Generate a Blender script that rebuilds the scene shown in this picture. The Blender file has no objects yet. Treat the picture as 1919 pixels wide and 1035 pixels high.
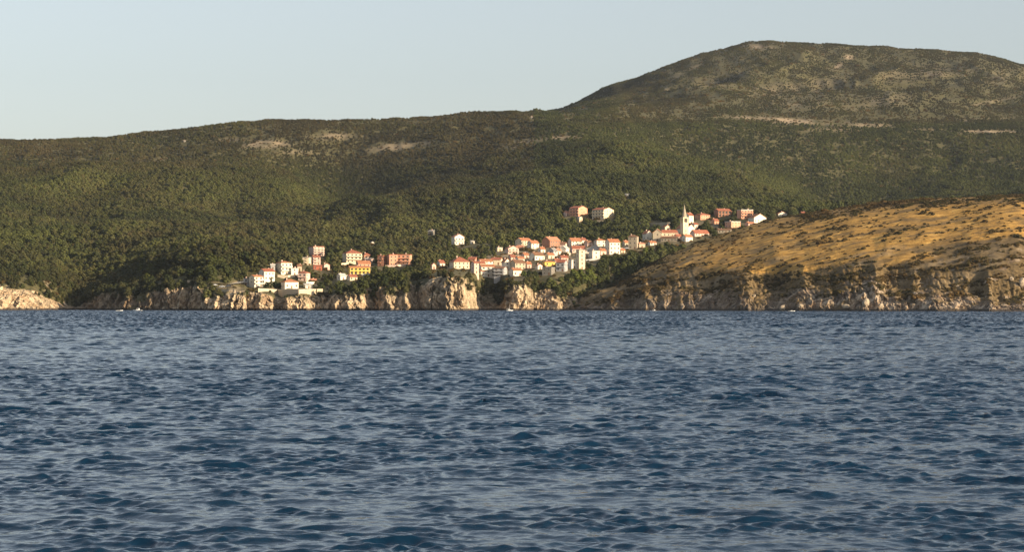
import bpy, math, random
import numpy as np
random.seed(7); rng = np.random.default_rng(11)
F = 4330.0; CU = 959.5; HV = 573.0; CAMZ = 4.0      # focal length in photo pixels, image centre column, eye-level row
SUN_AZ, SUN_EL = 60.0, 17.0                          # sun: degrees to the right of straight behind the camera, elevation
C = bpy.context.scene.collection
R = math.radians

# ------------------------------------------------------------------ basics
def link(o, parent=None):
    C.objects.link(o)
    if parent is not None: o.parent = parent
    return o
def tag(o, label=None, cat=None, group=None, kind=None):
    if label: o['label'] = label
    if cat: o['category'] = cat
    if group: o['group'] = group
    if kind: o['kind'] = kind
    return o
def empty(name, loc, rz=0.0):
    o = bpy.data.objects.new(name, None); o.location = loc; o.rotation_euler = (0, 0, rz); o.empty_display_size = 1
    return link(o)
def np_mesh(name, V, Q, mats, smooth=True, attrs=None):
    me = bpy.data.meshes.new(name)
    V = np.ascontiguousarray(V, dtype=np.float32); Q = np.ascontiguousarray(Q, dtype=np.int32)
    n, k = Q.shape
    me.vertices.add(len(V)); me.vertices.foreach_set('co', V.ravel())
    me.loops.add(n * k); me.loops.foreach_set('vertex_index', Q.ravel())
    me.polygons.add(n); me.polygons.foreach_set('loop_start', np.arange(0, n * k, k, dtype=np.int32))
    me.polygons.foreach_set('use_smooth', np.full(n, smooth))
    for m in (mats if isinstance(mats, (list, tuple)) else [mats]): me.materials.append(m)
    for an, av in (attrs or {}).items():
        a = me.attributes.new(an, 'FLOAT', 'POINT'); a.data.foreach_set('value', np.ascontiguousarray(av, dtype=np.float32).ravel())
    me.update(calc_edges=True)
    return me
def grid_quads(nr, nc):
    i = np.arange(nr * nc, dtype=np.int32).reshape(nr, nc)
    return np.stack([i[:-1, :-1], i[:-1, 1:], i[1:, 1:], i[1:, :-1]], -1).reshape(-1, 4)

class MB:                                            # collects closed shapes into one mesh
    def __init__(s): s.v = []; s.f = []; s.m = []
    def poly(s, vs, fs, mi=0):
        b = len(s.v); s.v += [tuple(p) for p in vs]
        for f in fs: s.f.append(tuple(b + i for i in f)); s.m.append(mi)
    def box(s, x0, x1, y0, y1, z0, z1, mi=0):
        s.poly([(x0,y0,z0),(x1,y0,z0),(x1,y1,z0),(x0,y1,z0),(x0,y0,z1),(x1,y0,z1),(x1,y1,z1),(x0,y1,z1)],
               [(0,3,2,1),(4,5,6,7),(0,1,5,4),(1,2,6,5),(2,3,7,6),(3,0,4,7)], mi)
    def prism_x(s, prof, x0, x1, mi=0):              # profile in (y,z), extruded along x
        n = len(prof)
        s.poly([(x0,y,z) for y,z in prof] + [(x1,y,z) for y,z in prof],
               [tuple(range(n))[::-1], tuple(range(n, 2*n))] + [(i,(i+1)%n,n+(i+1)%n,n+i) for i in range(n)], mi)
    def prism_y(s, prof, y0, y1, mi=0):
        n = len(prof)
        s.poly([(x,y0,z) for x,z in prof] + [(x,y1,z) for x,z in prof],
               [tuple(range(n)), tuple(range(n, 2*n))[::-1]] + [(i,n+i,n+(i+1)%n,(i+1)%n) for i in range(n)], mi)
    def tube(s, p, q, r0, r1=None, n=8, mi=0):
        r1 = r0 if r1 is None else r1
        p = np.array(p, float); q = np.array(q, float); d = q - p; d /= np.linalg.norm(d)
        a = np.cross(d, (0,0,1.0) if abs(d[2]) < .9 else (1.0,0,0)); a /= np.linalg.norm(a); b = np.cross(d, a)
        vs = []
        for c, r in ((p, r0), (q, r1)):
            for k in range(n):
                t = 2*math.pi*k/n; vs.append(tuple(c + r*(math.cos(t)*a + math.sin(t)*b)))
        s.poly(vs, [tuple(range(n)), tuple(range(n,2*n))[::-1]] + [(i,n+i,n+(i+1)%n,(i+1)%n) for i in range(n)], mi)
    def mesh(s, name, mats, smooth=False):
        me = bpy.data.meshes.new(name); me.from_pydata(s.v, [], s.f)
        for m in (mats if isinstance(mats, (list, tuple)) else [mats]): me.materials.append(m)
        me.polygons.foreach_set('material_index', s.m)
        if smooth: me.polygons.foreach_set('use_smooth', [True]*len(s.f))
        import bmesh
        bm = bmesh.new(); bm.from_mesh(me); bmesh.ops.recalc_face_normals(bm, faces=bm.faces); bm.to_mesh(me); bm.free()
        me.update(); return me
    def build(s, name, mats, parent=None, smooth=False):
        return link(bpy.data.objects.new(name, s.mesh(name, mats, smooth)), parent)

# ------------------------------------------------------------------ numpy noise
_P = rng.permutation(1024); _P = np.concatenate([_P, _P, _P]).astype(np.int32)
_G = rng.normal(size=(1024, 3)); _G = (_G/np.linalg.norm(_G, axis=1)[:, None]).astype(np.float32)
def perlin(x, y, z=None):
    x = np.asarray(x, np.float32); y = np.asarray(y, np.float32)
    z = np.zeros_like(x) + np.float32(.37) if z is None else np.asarray(z, np.float32)
    xi = np.floor(x); yi = np.floor(y); zi = np.floor(z); fx = x-xi; fy = y-yi; fz = z-zi
    xi = xi.astype(np.int32) & 1023; yi = yi.astype(np.int32) & 1023; zi = zi.astype(np.int32) & 1023
    u = fx*fx*fx*(fx*(fx*6-15)+10); v = fy*fy*fy*(fy*(fy*6-15)+10); w = fz*fz*fz*(fz*(fz*6-15)+10)
    def g(i, j, k):
        h = _P[_P[_P[(xi+i) & 1023]+((yi+j) & 1023)]+((zi+k) & 1023)]; q = _G[h]
        return q[..., 0]*(fx-i)+q[..., 1]*(fy-j)+q[..., 2]*(fz-k)
    def l(a, b, t): return a+t*(b-a)
    return 1.6*l(l(l(g(0,0,0),g(1,0,0),u),l(g(0,1,0),g(1,1,0),u),v), l(l(g(0,0,1),g(1,0,1),u),l(g(0,1,1),g(1,1,1),u),v), w)
def fbm(x, y, z=None, o=4, gain=.5):
    s = 0; a = 1.0; f = 1.0
    for k in range(o):
        s = s + a*perlin(x*f+7.3*k, y*f+3.1*k, None if z is None else z*f+1.7*k); a *= gain; f *= 2.03
    return s
def ridged(x, y, z=None, o=4, gain=.5):
    s = 0; a = 1.0; f = 1.0
    for k in range(o):
        s = s + a*(1-2*np.abs(perlin(x*f+5.3*k, y*f+9.1*k, None if z is None else z*f+2.7*k))); a *= gain; f *= 2.1
    return s
def sst(a, b, x): t = np.clip((x-a)/(b-a), 0, 1); return t*t*(3-2*t)
def interp(tab, u): return np.interp(u, [p[0] for p in tab], [p[1] for p in tab])

# ------------------------------------------------------------------ materials
def new_mat(name):
    m = bpy.data.materials.new(name); m.use_nodes = True; nt = m.node_tree; nt.nodes.clear()
    out = nt.nodes.new('ShaderNodeOutputMaterial'); b = nt.nodes.new('ShaderNodeBsdfPrincipled')
    nt.links.new(b.outputs[0], out.inputs[0]); b.inputs['Roughness'].default_value = .85
    b.inputs['Specular IOR Level'].default_value = .25
    return m, nt, b
class NT:
    def __init__(s, nt): s.nt = nt
    def n(s, t, **kw):
        o = s.nt.nodes.new(t)
        for k, v in kw.items(): setattr(o, k, v)
        return o
    def l(s, a, b): s.nt.links.new(a, b)
    def attr(s, name, t='GEOMETRY'): return s.n('ShaderNodeAttribute', attribute_name=name, attribute_type=t).outputs['Fac']
    def noise(s, vec, scale, detail=4, rough=.55, dist=0):
        o = s.n('ShaderNodeTexNoise'); o.inputs['Scale'].default_value = scale; o.inputs['Detail'].default_value = detail
        o.inputs['Roughness'].default_value = rough; o.inputs['Distortion'].default_value = dist
        if vec is not None: s.l(vec, o.inputs['Vector'])
        return o.outputs['Fac']
    def ramp(s, fac, stops):
        o = s.n('ShaderNodeValToRGB'); e = o.color_ramp.elements
        while len(e) < len(stops): e.new(.5)
        for i, (p, c) in enumerate(stops): e[i].position = p; e[i].color = (*c, 1) if len(c) == 3 else c
        s.l(fac, o.inputs[0]); return o.outputs[0]
    def mix(s, f, a, b, mode='MIX'):
        o = s.n('ShaderNodeMix', data_type='RGBA', blend_type=mode)
        for v, i in ((f, 0), (a, 6), (b, 7)):
            if hasattr(v, 'links'): s.l(v, o.inputs[i])
            elif i == 0: o.inputs[0].default_value = v
            else: o.inputs[i].default_value = (*v, 1)
        return o.outputs[2]
    def math(s, op, a, b=0.0, clamp=False):
        o = s.n('ShaderNodeMath', operation=op, use_clamp=clamp)
        for v, i in ((a, 0), (b, 1)):
            if hasattr(v, 'links'): s.l(v, o.inputs[i])
            else: o.inputs[i].default_value = v
        return o.outputs[0]
    def mapping(s, vec, scale):
        o = s.n('ShaderNodeMapping'); o.inputs['Scale'].default_value = scale; s.l(vec, o.inputs[0]); return o.outputs[0]
    def bump(s, h, dist, strength, bsdf):
        o = s.n('ShaderNodeBump'); o.inputs['Distance'].default_value = dist; o.inputs['Strength'].default_value = strength
        s.l(h, o.inputs['Height']); s.l(o.outputs[0], bsdf.inputs['Normal'])

def mat_terrain(name, soil_lo, soil_hi, bare, rock_lo, rock_mid, rock_hi, gold=None):
    m, nt, b = new_mat(name); t = NT(nt)
    pos = t.n('ShaderNodeNewGeometry').outputs['Position']
    n1 = t.noise(pos, .02, 6, .6); n2 = t.noise(pos, .35, 5, .65)
    soil = t.ramp(n2, [(.3, soil_lo), (.7, soil_hi)])
    if gold:
        g = t.ramp(t.noise(t.mapping(pos, (.35, .8, 1.6)), .22, 8, .72), [(.3, gold[0]), (.5, gold[1]), (.72, gold[2])])
        soil = t.mix(t.attr('gold'), soil, g)
    bn = t.ramp(n2, [(.3, tuple(c*.6 for c in bare)), (.65, bare)])
    col = t.mix(t.attr('bare'), soil, bn)
    rv = t.mapping(pos, (1, 1, .35))
    r1 = t.noise(rv, .16, 8, .68, .6); r2 = t.noise(rv, .05, 4, .6)
    rock = t.ramp(r1, [(.35, rock_lo), (.47, rock_mid), (.60, rock_hi)])
    rock = t.mix(t.math('MULTIPLY', t.math('SUBTRACT', r2, .45, True), 2.2, True), rock, (.30, .17, .08))
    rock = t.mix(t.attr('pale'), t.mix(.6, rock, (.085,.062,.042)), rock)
    z = t.n('ShaderNodeSeparateXYZ'); t.l(pos, z.inputs[0])
    wet = t.math('SUBTRACT', 1.0, t.math('MULTIPLY', t.math('SUBTRACT', z.outputs[2], t.math('MULTIPLY', n2, 2.6)), 1.2), True)
    rock = t.mix(wet, rock, (.055, .043, .034))
    col = t.mix(t.attr('rock'), col, rock)
    t.l(col, b.inputs['Base Color'])
    hb = t.math('ADD', t.math('MULTIPLY', r1, 1.0), t.math('MULTIPLY', n2, .4))
    t.bump(hb, 1.6, .7, b); b.inputs['Roughness'].default_value = .95
    return m
def mat_foliage(name, inst=True, green=((.024,.031,.0095),(.090,.098,.026)), brown=((.034,.029,.012),(.092,.072,.030))):
    m, nt, b = new_mat(name); t = NT(nt)
    pos = t.n('ShaderNodeTexCoord').outputs['Object']
    rnd = t.n('ShaderNodeObjectInfo').outputs['Random']
    n = t.noise(pos, 3.0, 3, .6)
    f = t.math('ADD', t.math('MULTIPLY', rnd, .75), t.math('MULTIPLY', t.math('SUBTRACT', n, .5), .9), True)
    if inst: f = t.math('ADD', t.math('ADD', t.math('MULTIPLY', f, .8), t.attr('green_fold_shade', 'INSTANCER')), t.math('MULTIPLY', t.math('SUBTRACT', t.noise(t.mapping(t.n('ShaderNodeNewGeometry').outputs['Position'], (1, .5, 1)), .010, 5, .62), .5), 2.2), True)
    g = t.ramp(f, [(.0, green[0]), (1.0, green[1])])
    if inst:
        br = t.ramp(f, [(.0, brown[0]), (1.0, brown[1])])
        g = t.mix(t.attr('tint', 'INSTANCER'), g, br)
    t.l(g, b.inputs['Base Color']); b.inputs['Roughness'].default_value = .8; b.inputs['Specular IOR Level'].default_value = .15
    return m
def mat_wall(name, col, stone=False):
    m, nt, b = new_mat(name); t = NT(nt)
    pos = t.n('ShaderNodeNewGeometry').outputs['Position']
    n = t.noise(t.mapping(pos, (1, 1, .4)), .6, 5, .6)
    lo = tuple(c*(.62 if stone else .84) for c in col)
    c = t.ramp(n, [(.32, lo), (.62, col)])
    if stone:
        v = t.n('ShaderNodeTexVoronoi'); v.inputs['Scale'].default_value = 1.4; t.l(pos, v.inputs['Vector'])
        c = t.mix(t.math('MULTIPLY', v.outputs['Distance'], .7, True), c, tuple(q*.5 for q in col))
    t.l(c, b.inputs['Base Color']); b.inputs['Roughness'].default_value = .9
    t.bump(t.noise(pos, 4, 4, .6), .04, .5, b)
    return m
def mat_tiles(name, col):
    m, nt, b = new_mat(name); t = NT(nt)
    pos = t.n('ShaderNodeTexCoord').outputs['Object']
    n = t.noise(pos, .9, 5, .65)
    c = t.ramp(n, [(.3, tuple(q*.55 for q in col)), (.55, col), (.8, tuple(min(1, q*1.35) for q in col))])
    w = t.n('ShaderNodeTexWave', wave_type='BANDS', bands_direction='DIAGONAL'); w.inputs['Scale'].default_value = 1.6; t.l(pos, w.inputs['Vector'])
    c = t.mix(t.math('MULTIPLY', w.outputs['Fac'], .25), c, tuple(q*.4 for q in col))
    t.l(c, b.inputs['Base Color']); b.inputs['Roughness'].default_value = .85
    t.bump(w.outputs['Fac'], .06, .5, b)
    return m
def mat_plain(name, col, rough=.6, spec=.4, var=.15, metal=0):
    m, nt, b = new_mat(name); t = NT(nt)
    pos = t.n('ShaderNodeTexCoord').outputs['Object']
    n = t.noise(pos, 2.0, 3, .5)
    t.l(t.ramp(n, [(.3, tuple(c*(1-var) for c in col)), (.7, col)]), b.inputs['Base Color'])
    b.inputs['Roughness'].default_value = rough; b.inputs['Specular IOR Level'].default_value = spec; b.inputs['Metallic'].default_value = metal
    return m
WALL = {k: mat_wall('wall_'+k, c, k in ('stone', 'greystone')) for k, c in dict(white=(.80,.72,.59), cream=(.74,.61,.43), yellow=(.80,.55,.14),
        pink=(.70,.36,.23), rose=(.74,.52,.42), beige=(.56,.46,.33), stone=(.50,.42,.31), grey=(.40,.39,.38), greystone=(.30,.27,.23), red=(.42,.13,.08), brick=(.40,.20,.13)).items()}
ROOF = {k: mat_tiles('roof_'+k, c) for k, c in dict(orange=(.48,.20,.10), red=(.38,.135,.08), brown=(.27,.14,.08), salmon=(.62,.27,.16), grey=(.30,.28,.26), pale=(.62,.58,.52)).items()}
M_GLASS = mat_plain('window_glass', (.035,.04,.045), .12, .5, .3)
M_FRAME = mat_plain('window_frame', (.42,.36,.28), .6)
M_DOOR = mat_plain('door_paint', (.20,.10,.05), .6)
M_CONC = mat_wall('concrete', (.50,.46,.40))
M_BARK = mat_plain('bark', (.10,.075,.05), .95, .1, .5)
M_WHITE = mat_plain('white_paint', (.82,.82,.80), .35)
M_DARK = mat_plain('dark_rubber', (.03,.03,.03), .7)
M_FOL = mat_foliage('foliage_wood')
M_TREE = mat_foliage('foliage_tree', False, ((.015,.022,.007),(.066,.070,.015)))
M_BRIGHT = mat_foliage('foliage_bright', False, ((.055,.070,.014),(.10,.115,.022)))
M_SHRUB = mat_foliage('foliage_shrub', True, ((.032,.030,.010),(.080,.062,.018)), ((.06,.036,.012),(.13,.072,.022)))
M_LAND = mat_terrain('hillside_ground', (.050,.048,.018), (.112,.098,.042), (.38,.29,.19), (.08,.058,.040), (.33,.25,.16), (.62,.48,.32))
M_HEAD = mat_terrain('headland_ground', (.07,.050,.024), (.20,.135,.058), (.42,.31,.18), (.05,.040,.030), (.15,.115,.085), (.52,.41,.29),
                     gold=((.13,.085,.024), (.39,.215,.050), (.68,.42,.12)))

# ------------------------------------------------------------------ terrain grids
def cols(dense0, dense1, step, far):
    d = np.arange(dense0, dense1, step)
    l = dense0 - np.cumsum(np.full(far, step*6)*1.18**np.arange(far)); r = d[-1] + np.cumsum(np.full(far, step*6)*1.18**np.arange(far))
    return np.concatenate([l[::-1], d, r])
def hermite_rows(Yk, Zk, counts, bulge=1.25):
    # Yk, Zk: (K, ncols); monotone cubic between knots, returns rows of Y and Z plus knot parameter
    K = len(Yk); h = Yk[1:]-Yk[:-1]; d = (Zk[1:]-Zk[:-1])/h
    m = np.zeros_like(Zk); m[0] = d[0]; m[-1] = d[-1]
    same = d[1:]*d[:-1] > 0
    w1 = 2*h[1:]+h[:-1]; w2 = h[1:]+2*h[:-1]
    with np.errstate(divide='ignore', invalid='ignore'):
        hm = (w1+w2)/(w1/d[:-1]+w2/d[1:])
    m[1:-1] = np.where(same, hm, 0)
    Y = []; Z = []; T = []
    for k in range(K-1):
        for i in range(counts[k]):
            t = i/counts[k]; t2, t3 = t*t, t*t*t
            Y.append(Yk[k]+t*h[k]); T.append(k+t)
            if k <= 1: Z.append(Zk[k]+(t if k == 0 else 1-(1-t)**bulge)*(Zk[k+1]-Zk[k])); continue
            Z.append((2*t3-3*t2+1)*Zk[k]+(t3-2*t2+t)*h[k]*m[k]+(-2*t3+3*t2)*Zk[k+1]+(t3-t2)*h[k]*m[k+1])
    Y.append(Yk[-1]); Z.append(Zk[-1]); T.append(K-1.0)
    return np.array(Y), np.array(Z), np.array(T)
def v2z(v, Y): return CAMZ+(HV-v)/F*Y

SHORE = [(-900,1900),(-400,1890),(0,1850),(60,1870),(110,1915),(140,1985),(160,1990),(185,1890),(240,1835),(330,1805),(365,1800),(390,1760),(440,1745),(458,1745),(464,1768),(490,1752),(510,1756),(516,1782),(532,1782),(538,1752),(572,1756),(585,1775),(620,1775),(632,1752),(680,1750),(690,1772),(706,1770),(716,1748),(764,1746),(772,1766),(792,1764),(802,1742),(842,1728),(868,1730),(882,1760),(905,1806),(935,1812),(945,1785),(958,1762),(985,1765),(1000,1790),(1040,1775),(1080,1782),(1120,1800),(1200,1820),(1400,1880),(1900,1950),(2900,1990)]
TOPV = [(-900,500),(-400,525),(-60,532),(0,536),(30,541),(60,548),(100,562),(135,576),(150,577),(165,568),(190,550),(230,547),(280,541),(330,536),(375,538),(385,556),(420,556),(440,551),(470,549),(500,553),(530,562),(560,553),(600,553),(612,556),(640,549),(665,546),(700,544),(740,540),(762,538),(775,545),(790,536),(810,527),(840,521),(870,521),(884,528),(900,544),(930,548),(946,541),(960,534),(985,533),(1000,545),(1030,540),(1060,548),(1100,552),(1200,560),(2900,560)]
LINES = {  # rows of the picture each contour passes through, at the depths below
 'A': (85, [(-900,490),(0,517),(60,522),(100,532),(150,556),(200,545),(250,535),(300,518),(350,506),(400,506),(430,522),(450,536),(550,543),(600,543),(650,531),(750,523),(850,507),(880,511),(950,520),(1050,512),(1100,512),(1150,525),(1250,535),(2900,535)]),
 'B': (175, [(-900,470),(0,500),(100,508),(150,537),(200,532),(250,522),(290,502),(330,485),(380,470),(430,466),(480,476),(530,494),(600,508),(650,510),(750,506),(850,502),(950,500),(1050,496),(1150,497),(1250,500),(2900,500)]),
 'C': (330, [(-900,450),(0,478),(150,505),(250,492),(350,474),(430,463),(550,480),(650,484),(850,484),(950,474),(1050,470),(1150,464),(1250,452),(1300,446),(1400,442),(1600,432),(2900,420)]),
 'D': (600, [(-900,430),(0,436),(150,450),(250,446),(350,436),(450,440),(550,446),(750,448),(850,444),(950,438),(1050,424),(1150,412),(1250,410),(1350,410),(1450,408),(1600,405),(1900,400),(2900,395)]),
 'E': (1030, [(-900,385),(0,386),(150,392),(350,390),(550,394),(750,390),(850,382),(950,370),(1050,358),(1150,350),(1250,348),(1350,356),(1450,374),(1560,394),(1700,392),(1900,380),(2900,370)]),
 'F': (1400, [(-900,325),(0,330),(150,326),(350,323),(480,328),(540,340),(600,372),(640,382),(700,378),(760,366),(850,340),(950,318),(1050,300),(1150,284),(1200,284),(1250,296),(1350,322),(1450,350),(1560,378),(1700,376),(1900,362),(2900,350)]),
 'G': (1620, [(-900,330),(0,336),(150,332),(350,329),(480,333),(540,344),(600,374),(640,378),(700,366),(750,346),(850,310),(950,285),(1050,270),(1150,268),(1200,280),(1250,299),(1350,328),(1450,357),(1560,384),(1700,372),(1900,350),(2900,340)]),
 'H': (1820, [(-900,305),(0,300),(350,290),(560,290),(640,300),(750,280),(850,268),(950,250),(1050,244),(1150,246),(1250,262),(1350,280),(1500,306),(1700,318),(1900,300),(2900,300)]),
 'R': (2060, [(-900,278),(0,264),(60,265),(180,260),(240,257),(330,249),(400,239),(500,229),(560,228),(700,222),(780,222),(840,219),(900,215),(960,213),(1030,215),(1100,212),(1200,214),(1300,220),(1400,226),(1550,234),(1700,240),(1919,246),(2900,260)]),
 'S': (2750, [(-900,300),(0,296),(500,270),(800,255),(950,240),(1035,222),(1100,200),(1150,186),(1200,174),(1300,158),(1400,150),(1600,156),(1800,164),(1919,178),(2900,240)]),
 'M': (3500, [(-900,340),(0,330),(800,280),(950,250),(1035,214),(1060,207),(1100,187),(1150,166),(1200,148),(1250,131),(1300,114),(1350,98),(1400,87),(1440,82),(1480,84),(1550,90),(1650,95),(1750,100),(1830,104),(1880,115),(1919,128),(2000,150),(2900,330)]),
 'N': (4300, [(-900,420),(950,340),(1100,270),(1440,190),(1919,220),(2900,420)]),
 'O': (6500, [(-900,540),(950,520),(1440,480),(1919,500),(2900,540)])}
U = cols(-70, 1990, 1.5, 16)
Y0 = interp(SHORE, U); dT = interp([(-900,60),(0,60),(110,50),(150,20),(200,22),(350,25),(800,22),(870,26),(900,60),(930,60),(960,32),(1060,45),(1200,60),(2900,60)], U)
Yk = [Y0-3, Y0, Y0+dT]; Zk = [np.full_like(U, -2.5), np.full_like(U, 0.), None]
Zk[2] = np.maximum(v2z(interp(TOPV, U), Yk[2]), .8)
smY = np.convolve(np.pad(Y0, 60, mode='edge'), np.ones(121)/121, 'valid')
for k, (dy, tab) in LINES.items():
    y = (Y0 if dy < 100 else smY)+dy if dy < 400 else 1800+dy+0*U
    if dy < 100: y = np.maximum(Y0+dT+20, .5*Y0+.5*smY+dy)
    y = np.maximum(y, Yk[-1]+25); Yk.append(y); Zk.append(v2z(interp(tab, U), y))
CNT = [3, 64, 26, 26, 34, 46, 56, 44, 26, 26, 44, 60, 60, 8, 8]
YY, ZZ, TT = hermite_rows(np.array(Yk), np.array(Zk), CNT)
XX = (U[None, :]-CU)/F*YY; T2 = np.repeat(TT[:, None], len(U), 1)
UU0 = np.repeat(U[None, :], len(TT), 0)
# relief: gullies and folds that grow up the hill, flutes and ledges on the cliffs
amp = np.interp(T2, [2, 3, 5, 6, 7, 8, 9, 10, 10.8, 11, 11.5, 12, 12.8, 13, 15], [0, .5, 1.6, 8, 20, 14, 10, 16, 7, 3, 14, 30, 8, 5, 5])
ZZ = ZZ + amp*(fbm(XX/360, YY/480, o=2)*.95 + (ridged(XX/170+.4*fbm(XX/300, YY/300, o=2), YY/520, o=3)-.8)*.55)
ZZ = ZZ + np.interp(T2, [2, 3, 6, 7, 14], [0, .3, .5, 1.6, 1.6])*fbm(XX/28, YY/28, o=3)
def cliff_relief(XX, YY, ZZ, T2, ramp_hi, s):
    w = sst(.95, 1.15, T2)*(1-sst(ramp_hi[0], ramp_hi[1], T2))
    flute = ridged(XX/10+.3*fbm(ZZ/22, XX/40, o=2), ZZ/55, o=4, gain=.6)-1.0+.8*ridged(XX/34, ZZ/90, o=1)
    blocks = fbm(XX/6, ZZ/9, YY/9, o=5, gain=.62)
    crack = sst(.70, 1.0, 1-2*np.abs(perlin(XX/7.5+.35*perlin(ZZ/9, XX/20), ZZ/42, YY/60)))+.6*sst(.72, 1.0, 1-2*np.abs(perlin(XX/3.4+.3*perlin(ZZ/5, XX/9)+31, ZZ/20, YY/40)))
    dy = -w*(6.0*flute+2.6*blocks-4.2*crack)*s
    dx = w*2.0*s*fbm(XX/9+40, ZZ/7, YY/11, o=3)
    dz = w*.9*s*fbm(XX/5, YY/5, ZZ/5+9, o=3)*sst(1.02, 1.2, T2)
    return XX+dx, YY+dy, ZZ+dz
XX, YY, ZZ = cliff_relief(XX, YY, ZZ, T2, (2.0, 2.45), 1.0)
UU = CU+F*XX/YY; VV = HV-F*(ZZ-CAMZ)/YY
def flat_rock(o, rk):
    a = .25*(rk[:-1,:-1]+rk[1:,:-1]+rk[:-1,1:]+rk[1:,1:]); o.data.polygons.foreach_set('use_smooth', (a < .5).ravel())
def ell(u, v, cu, cv, ru, rv, tilt=0.0):
    du = u-cu; dv = v-cv-tilt*du
    return np.exp(-((du/ru)**2+(dv/rv)**2)**1.3)
BARE = [(500,270,48,7,-.02,1),(560,285,40,5,0,.5),(630,256,44,7,0,.8),(735,276,62,7,-.1,.9),(790,268,25,5,-.1,.7),(1000,265,45,6,-.1,.8),(1050,258,32,5,-.05,.9),(950,275,30,4,0,.6),
 (960,270,20,5,0,.5),(430,262,30,4,0,.5),(300,300,30,4,-.25,.6),(150,310,30,4,-.3,.5),(1440,222,75,3.5,.05,1),(1520,228,100,4.5,.06,1.1),(1620,234,60,3,.02,.9),(1480,228,40,5,.05,.8),(1560,243,50,4,0,.6),(1850,246,80,2.5,.02,.9),
 (1750,243,40,2,.02,.6),(1860,190,50,2.5,-.2,.7),(1830,225,60,3,-.05,.4),(1420,88,30,5,.1,.7),(1590,107,10,4,0,.9),(1270,141,10,4,-.4,.8),(1290,130,24,2.5,-.4,.7),(1248,168,7,5,0,.5),(1573,122,10,5,-.6,.8),(1740,135,40,9,0,.5),
 (1460,170,60,14,-.1,.5),(1550,160,60,14,-.1,.45),(1640,190,70,14,-.1,.45),(1700,140,60,14,-.1,.45),(1850,140,60,14,.1,.35),(1350,150,60,14,-.2,.3),(1500,195,60,10,0,.45),
 (910,410,46,2.5,-.08,.8),(965,411,24,2,0,.6),(880,416,14,4,-.5,.6),(1160,364,26,2,0,.7),(1215,402,14,2,0,.7),(1165,400,16,2,0,.6),(1110,414,50,6,.1,.5),(1200,425,24,6,-.3,.5),(1130,397,80,10,0,.2),
 (420,536,34,5,.2,1),(455,530,18,3,0,.9),(700,505,16,8,0,.7),(715,511,10,10,0,.6),(590,515,40,30,0,.35),(560,540,50,6,0,.6),(1160,360,12,3,0,.5),(160,470,9,3,0,.6),(1000,482,170,32,0,.7),(1270,440,110,20,-.2,.5),(88,536,8,12,.9,.8),(10,518,8,4,.3,.7),(20,498,8,3,.2,.7)]
bare = np.zeros_like(UU)
for c in BARE: bare = np.maximum(bare, (.62 if c[1] < 320 and c[0] < 1100 else .5 if c[1] < 205 and c[2] > 45 else .85)*c[5]*ell(UU, VV, *c[:5]))
bare = np.clip(bare*1.25*(.75+.9*fbm(XX/35, YY/60, o=3)), 0, 1)
veg = fbm(XX/26, YY/14, ZZ/10, o=3)
relv = T2+.6*veg
rock = sst(.9, 1.0, T2)*(1-sst(1.75, 2.1, relv))
rav = .7*sst(872, 890, UU)*(1-sst(940, 952, UU))+sst(1050, 1090, UU)*.8+.85*sst(205, 240, UU)*(1-sst(268, 290, UU))
rock = np.clip(rock*(1-np.clip(rav, 0, 1)*sst(1.3, 1.6, relv)), 0, 1)
Pmain = np.stack([XX, YY, ZZ], -1)
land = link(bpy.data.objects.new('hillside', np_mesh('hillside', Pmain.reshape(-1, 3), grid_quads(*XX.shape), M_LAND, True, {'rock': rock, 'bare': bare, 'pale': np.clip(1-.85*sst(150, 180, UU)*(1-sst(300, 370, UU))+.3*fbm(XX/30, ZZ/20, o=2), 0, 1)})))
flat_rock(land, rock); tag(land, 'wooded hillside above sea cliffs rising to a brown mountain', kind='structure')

# headland in front, right
HSH = [(1030,1800),(1060,1768),(1100,1735),(1150,1708),(1180,1712),(1210,1676),(1260,1668),(1330,1640),(1400,1612),(1450,1606),(1500,1580),(1560,1568),(1620,1546),(1700,1530),(1760,1508),(1820,1505),(1838,1500),(1852,1478),(1900,1472),(1960,1490),(2100,1540),(2900,1700)]
HL = {'T': (30, [(1030,581),(1060,577),(1080,568),(1100,562),(1130,553),(1160,546),(1200,538),(1250,530),(1300,532),(1350,530),(1400,526),(1450,531),(1500,528),(1560,522),(1600,515),(1640,513),(1660,530),(1700,532),(1760,534),(1800,537),(1840,548),(1870,556),(1919,548),(2900,520)]),
 'A': (95, [(1030,580),(1060,572),(1100,553),(1150,541),(1200,520),(1250,504),(1300,498),(1400,494),(1500,488),(1600,484),(1700,488),(1800,496),(1919,500),(2900,480)]),
 'B': (180, [(1030,581),(1060,570),(1100,549),(1150,535),(1200,508),(1250,486),(1300,468),(1400,448),(1500,436),(1600,426),(1700,424),(1800,426),(1919,424),(2900,415)]),
 'C': (300, [(1030,582),(1060,572),(1100,550),(1150,533),(1200,505),(1250,480),(1300,459),(1350,440),(1400,424),(1450,412),(1500,403),(1550,395),(1600,388),(1650,381),(1700,377),(1800,371),(1919,367),(2900,360)]),
 'D': (430, [(1030,583),(1100,575),(1200,540),(1300,505),(1500,450),(1919,420),(2900,410)])}
HU = cols(1036, 1990, 1.5, 14); HU = HU[(HU > 1034)]
y0 = interp(HSH, HU); hd_ = 52+14*fbm(HU/60, HU*0, o=2); hY = [y0-3, y0, y0+hd_]; hs = np.convolve(np.pad(y0, 40, mode='edge'), np.ones(81)/81, 'valid')
hZ = [np.full_like(HU, -2.5), np.zeros_like(HU), None]; hZ[2] = np.maximum(v2z(interp(HL['T'][1], HU)+1.5+9*sst(1180, 1300, HU)+3*fbm(HU/28+5, HU*0, o=4)*sst(1120, 1250, HU), hY[2]), .5)
tip = sst(1034, 1230, HU)
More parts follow.
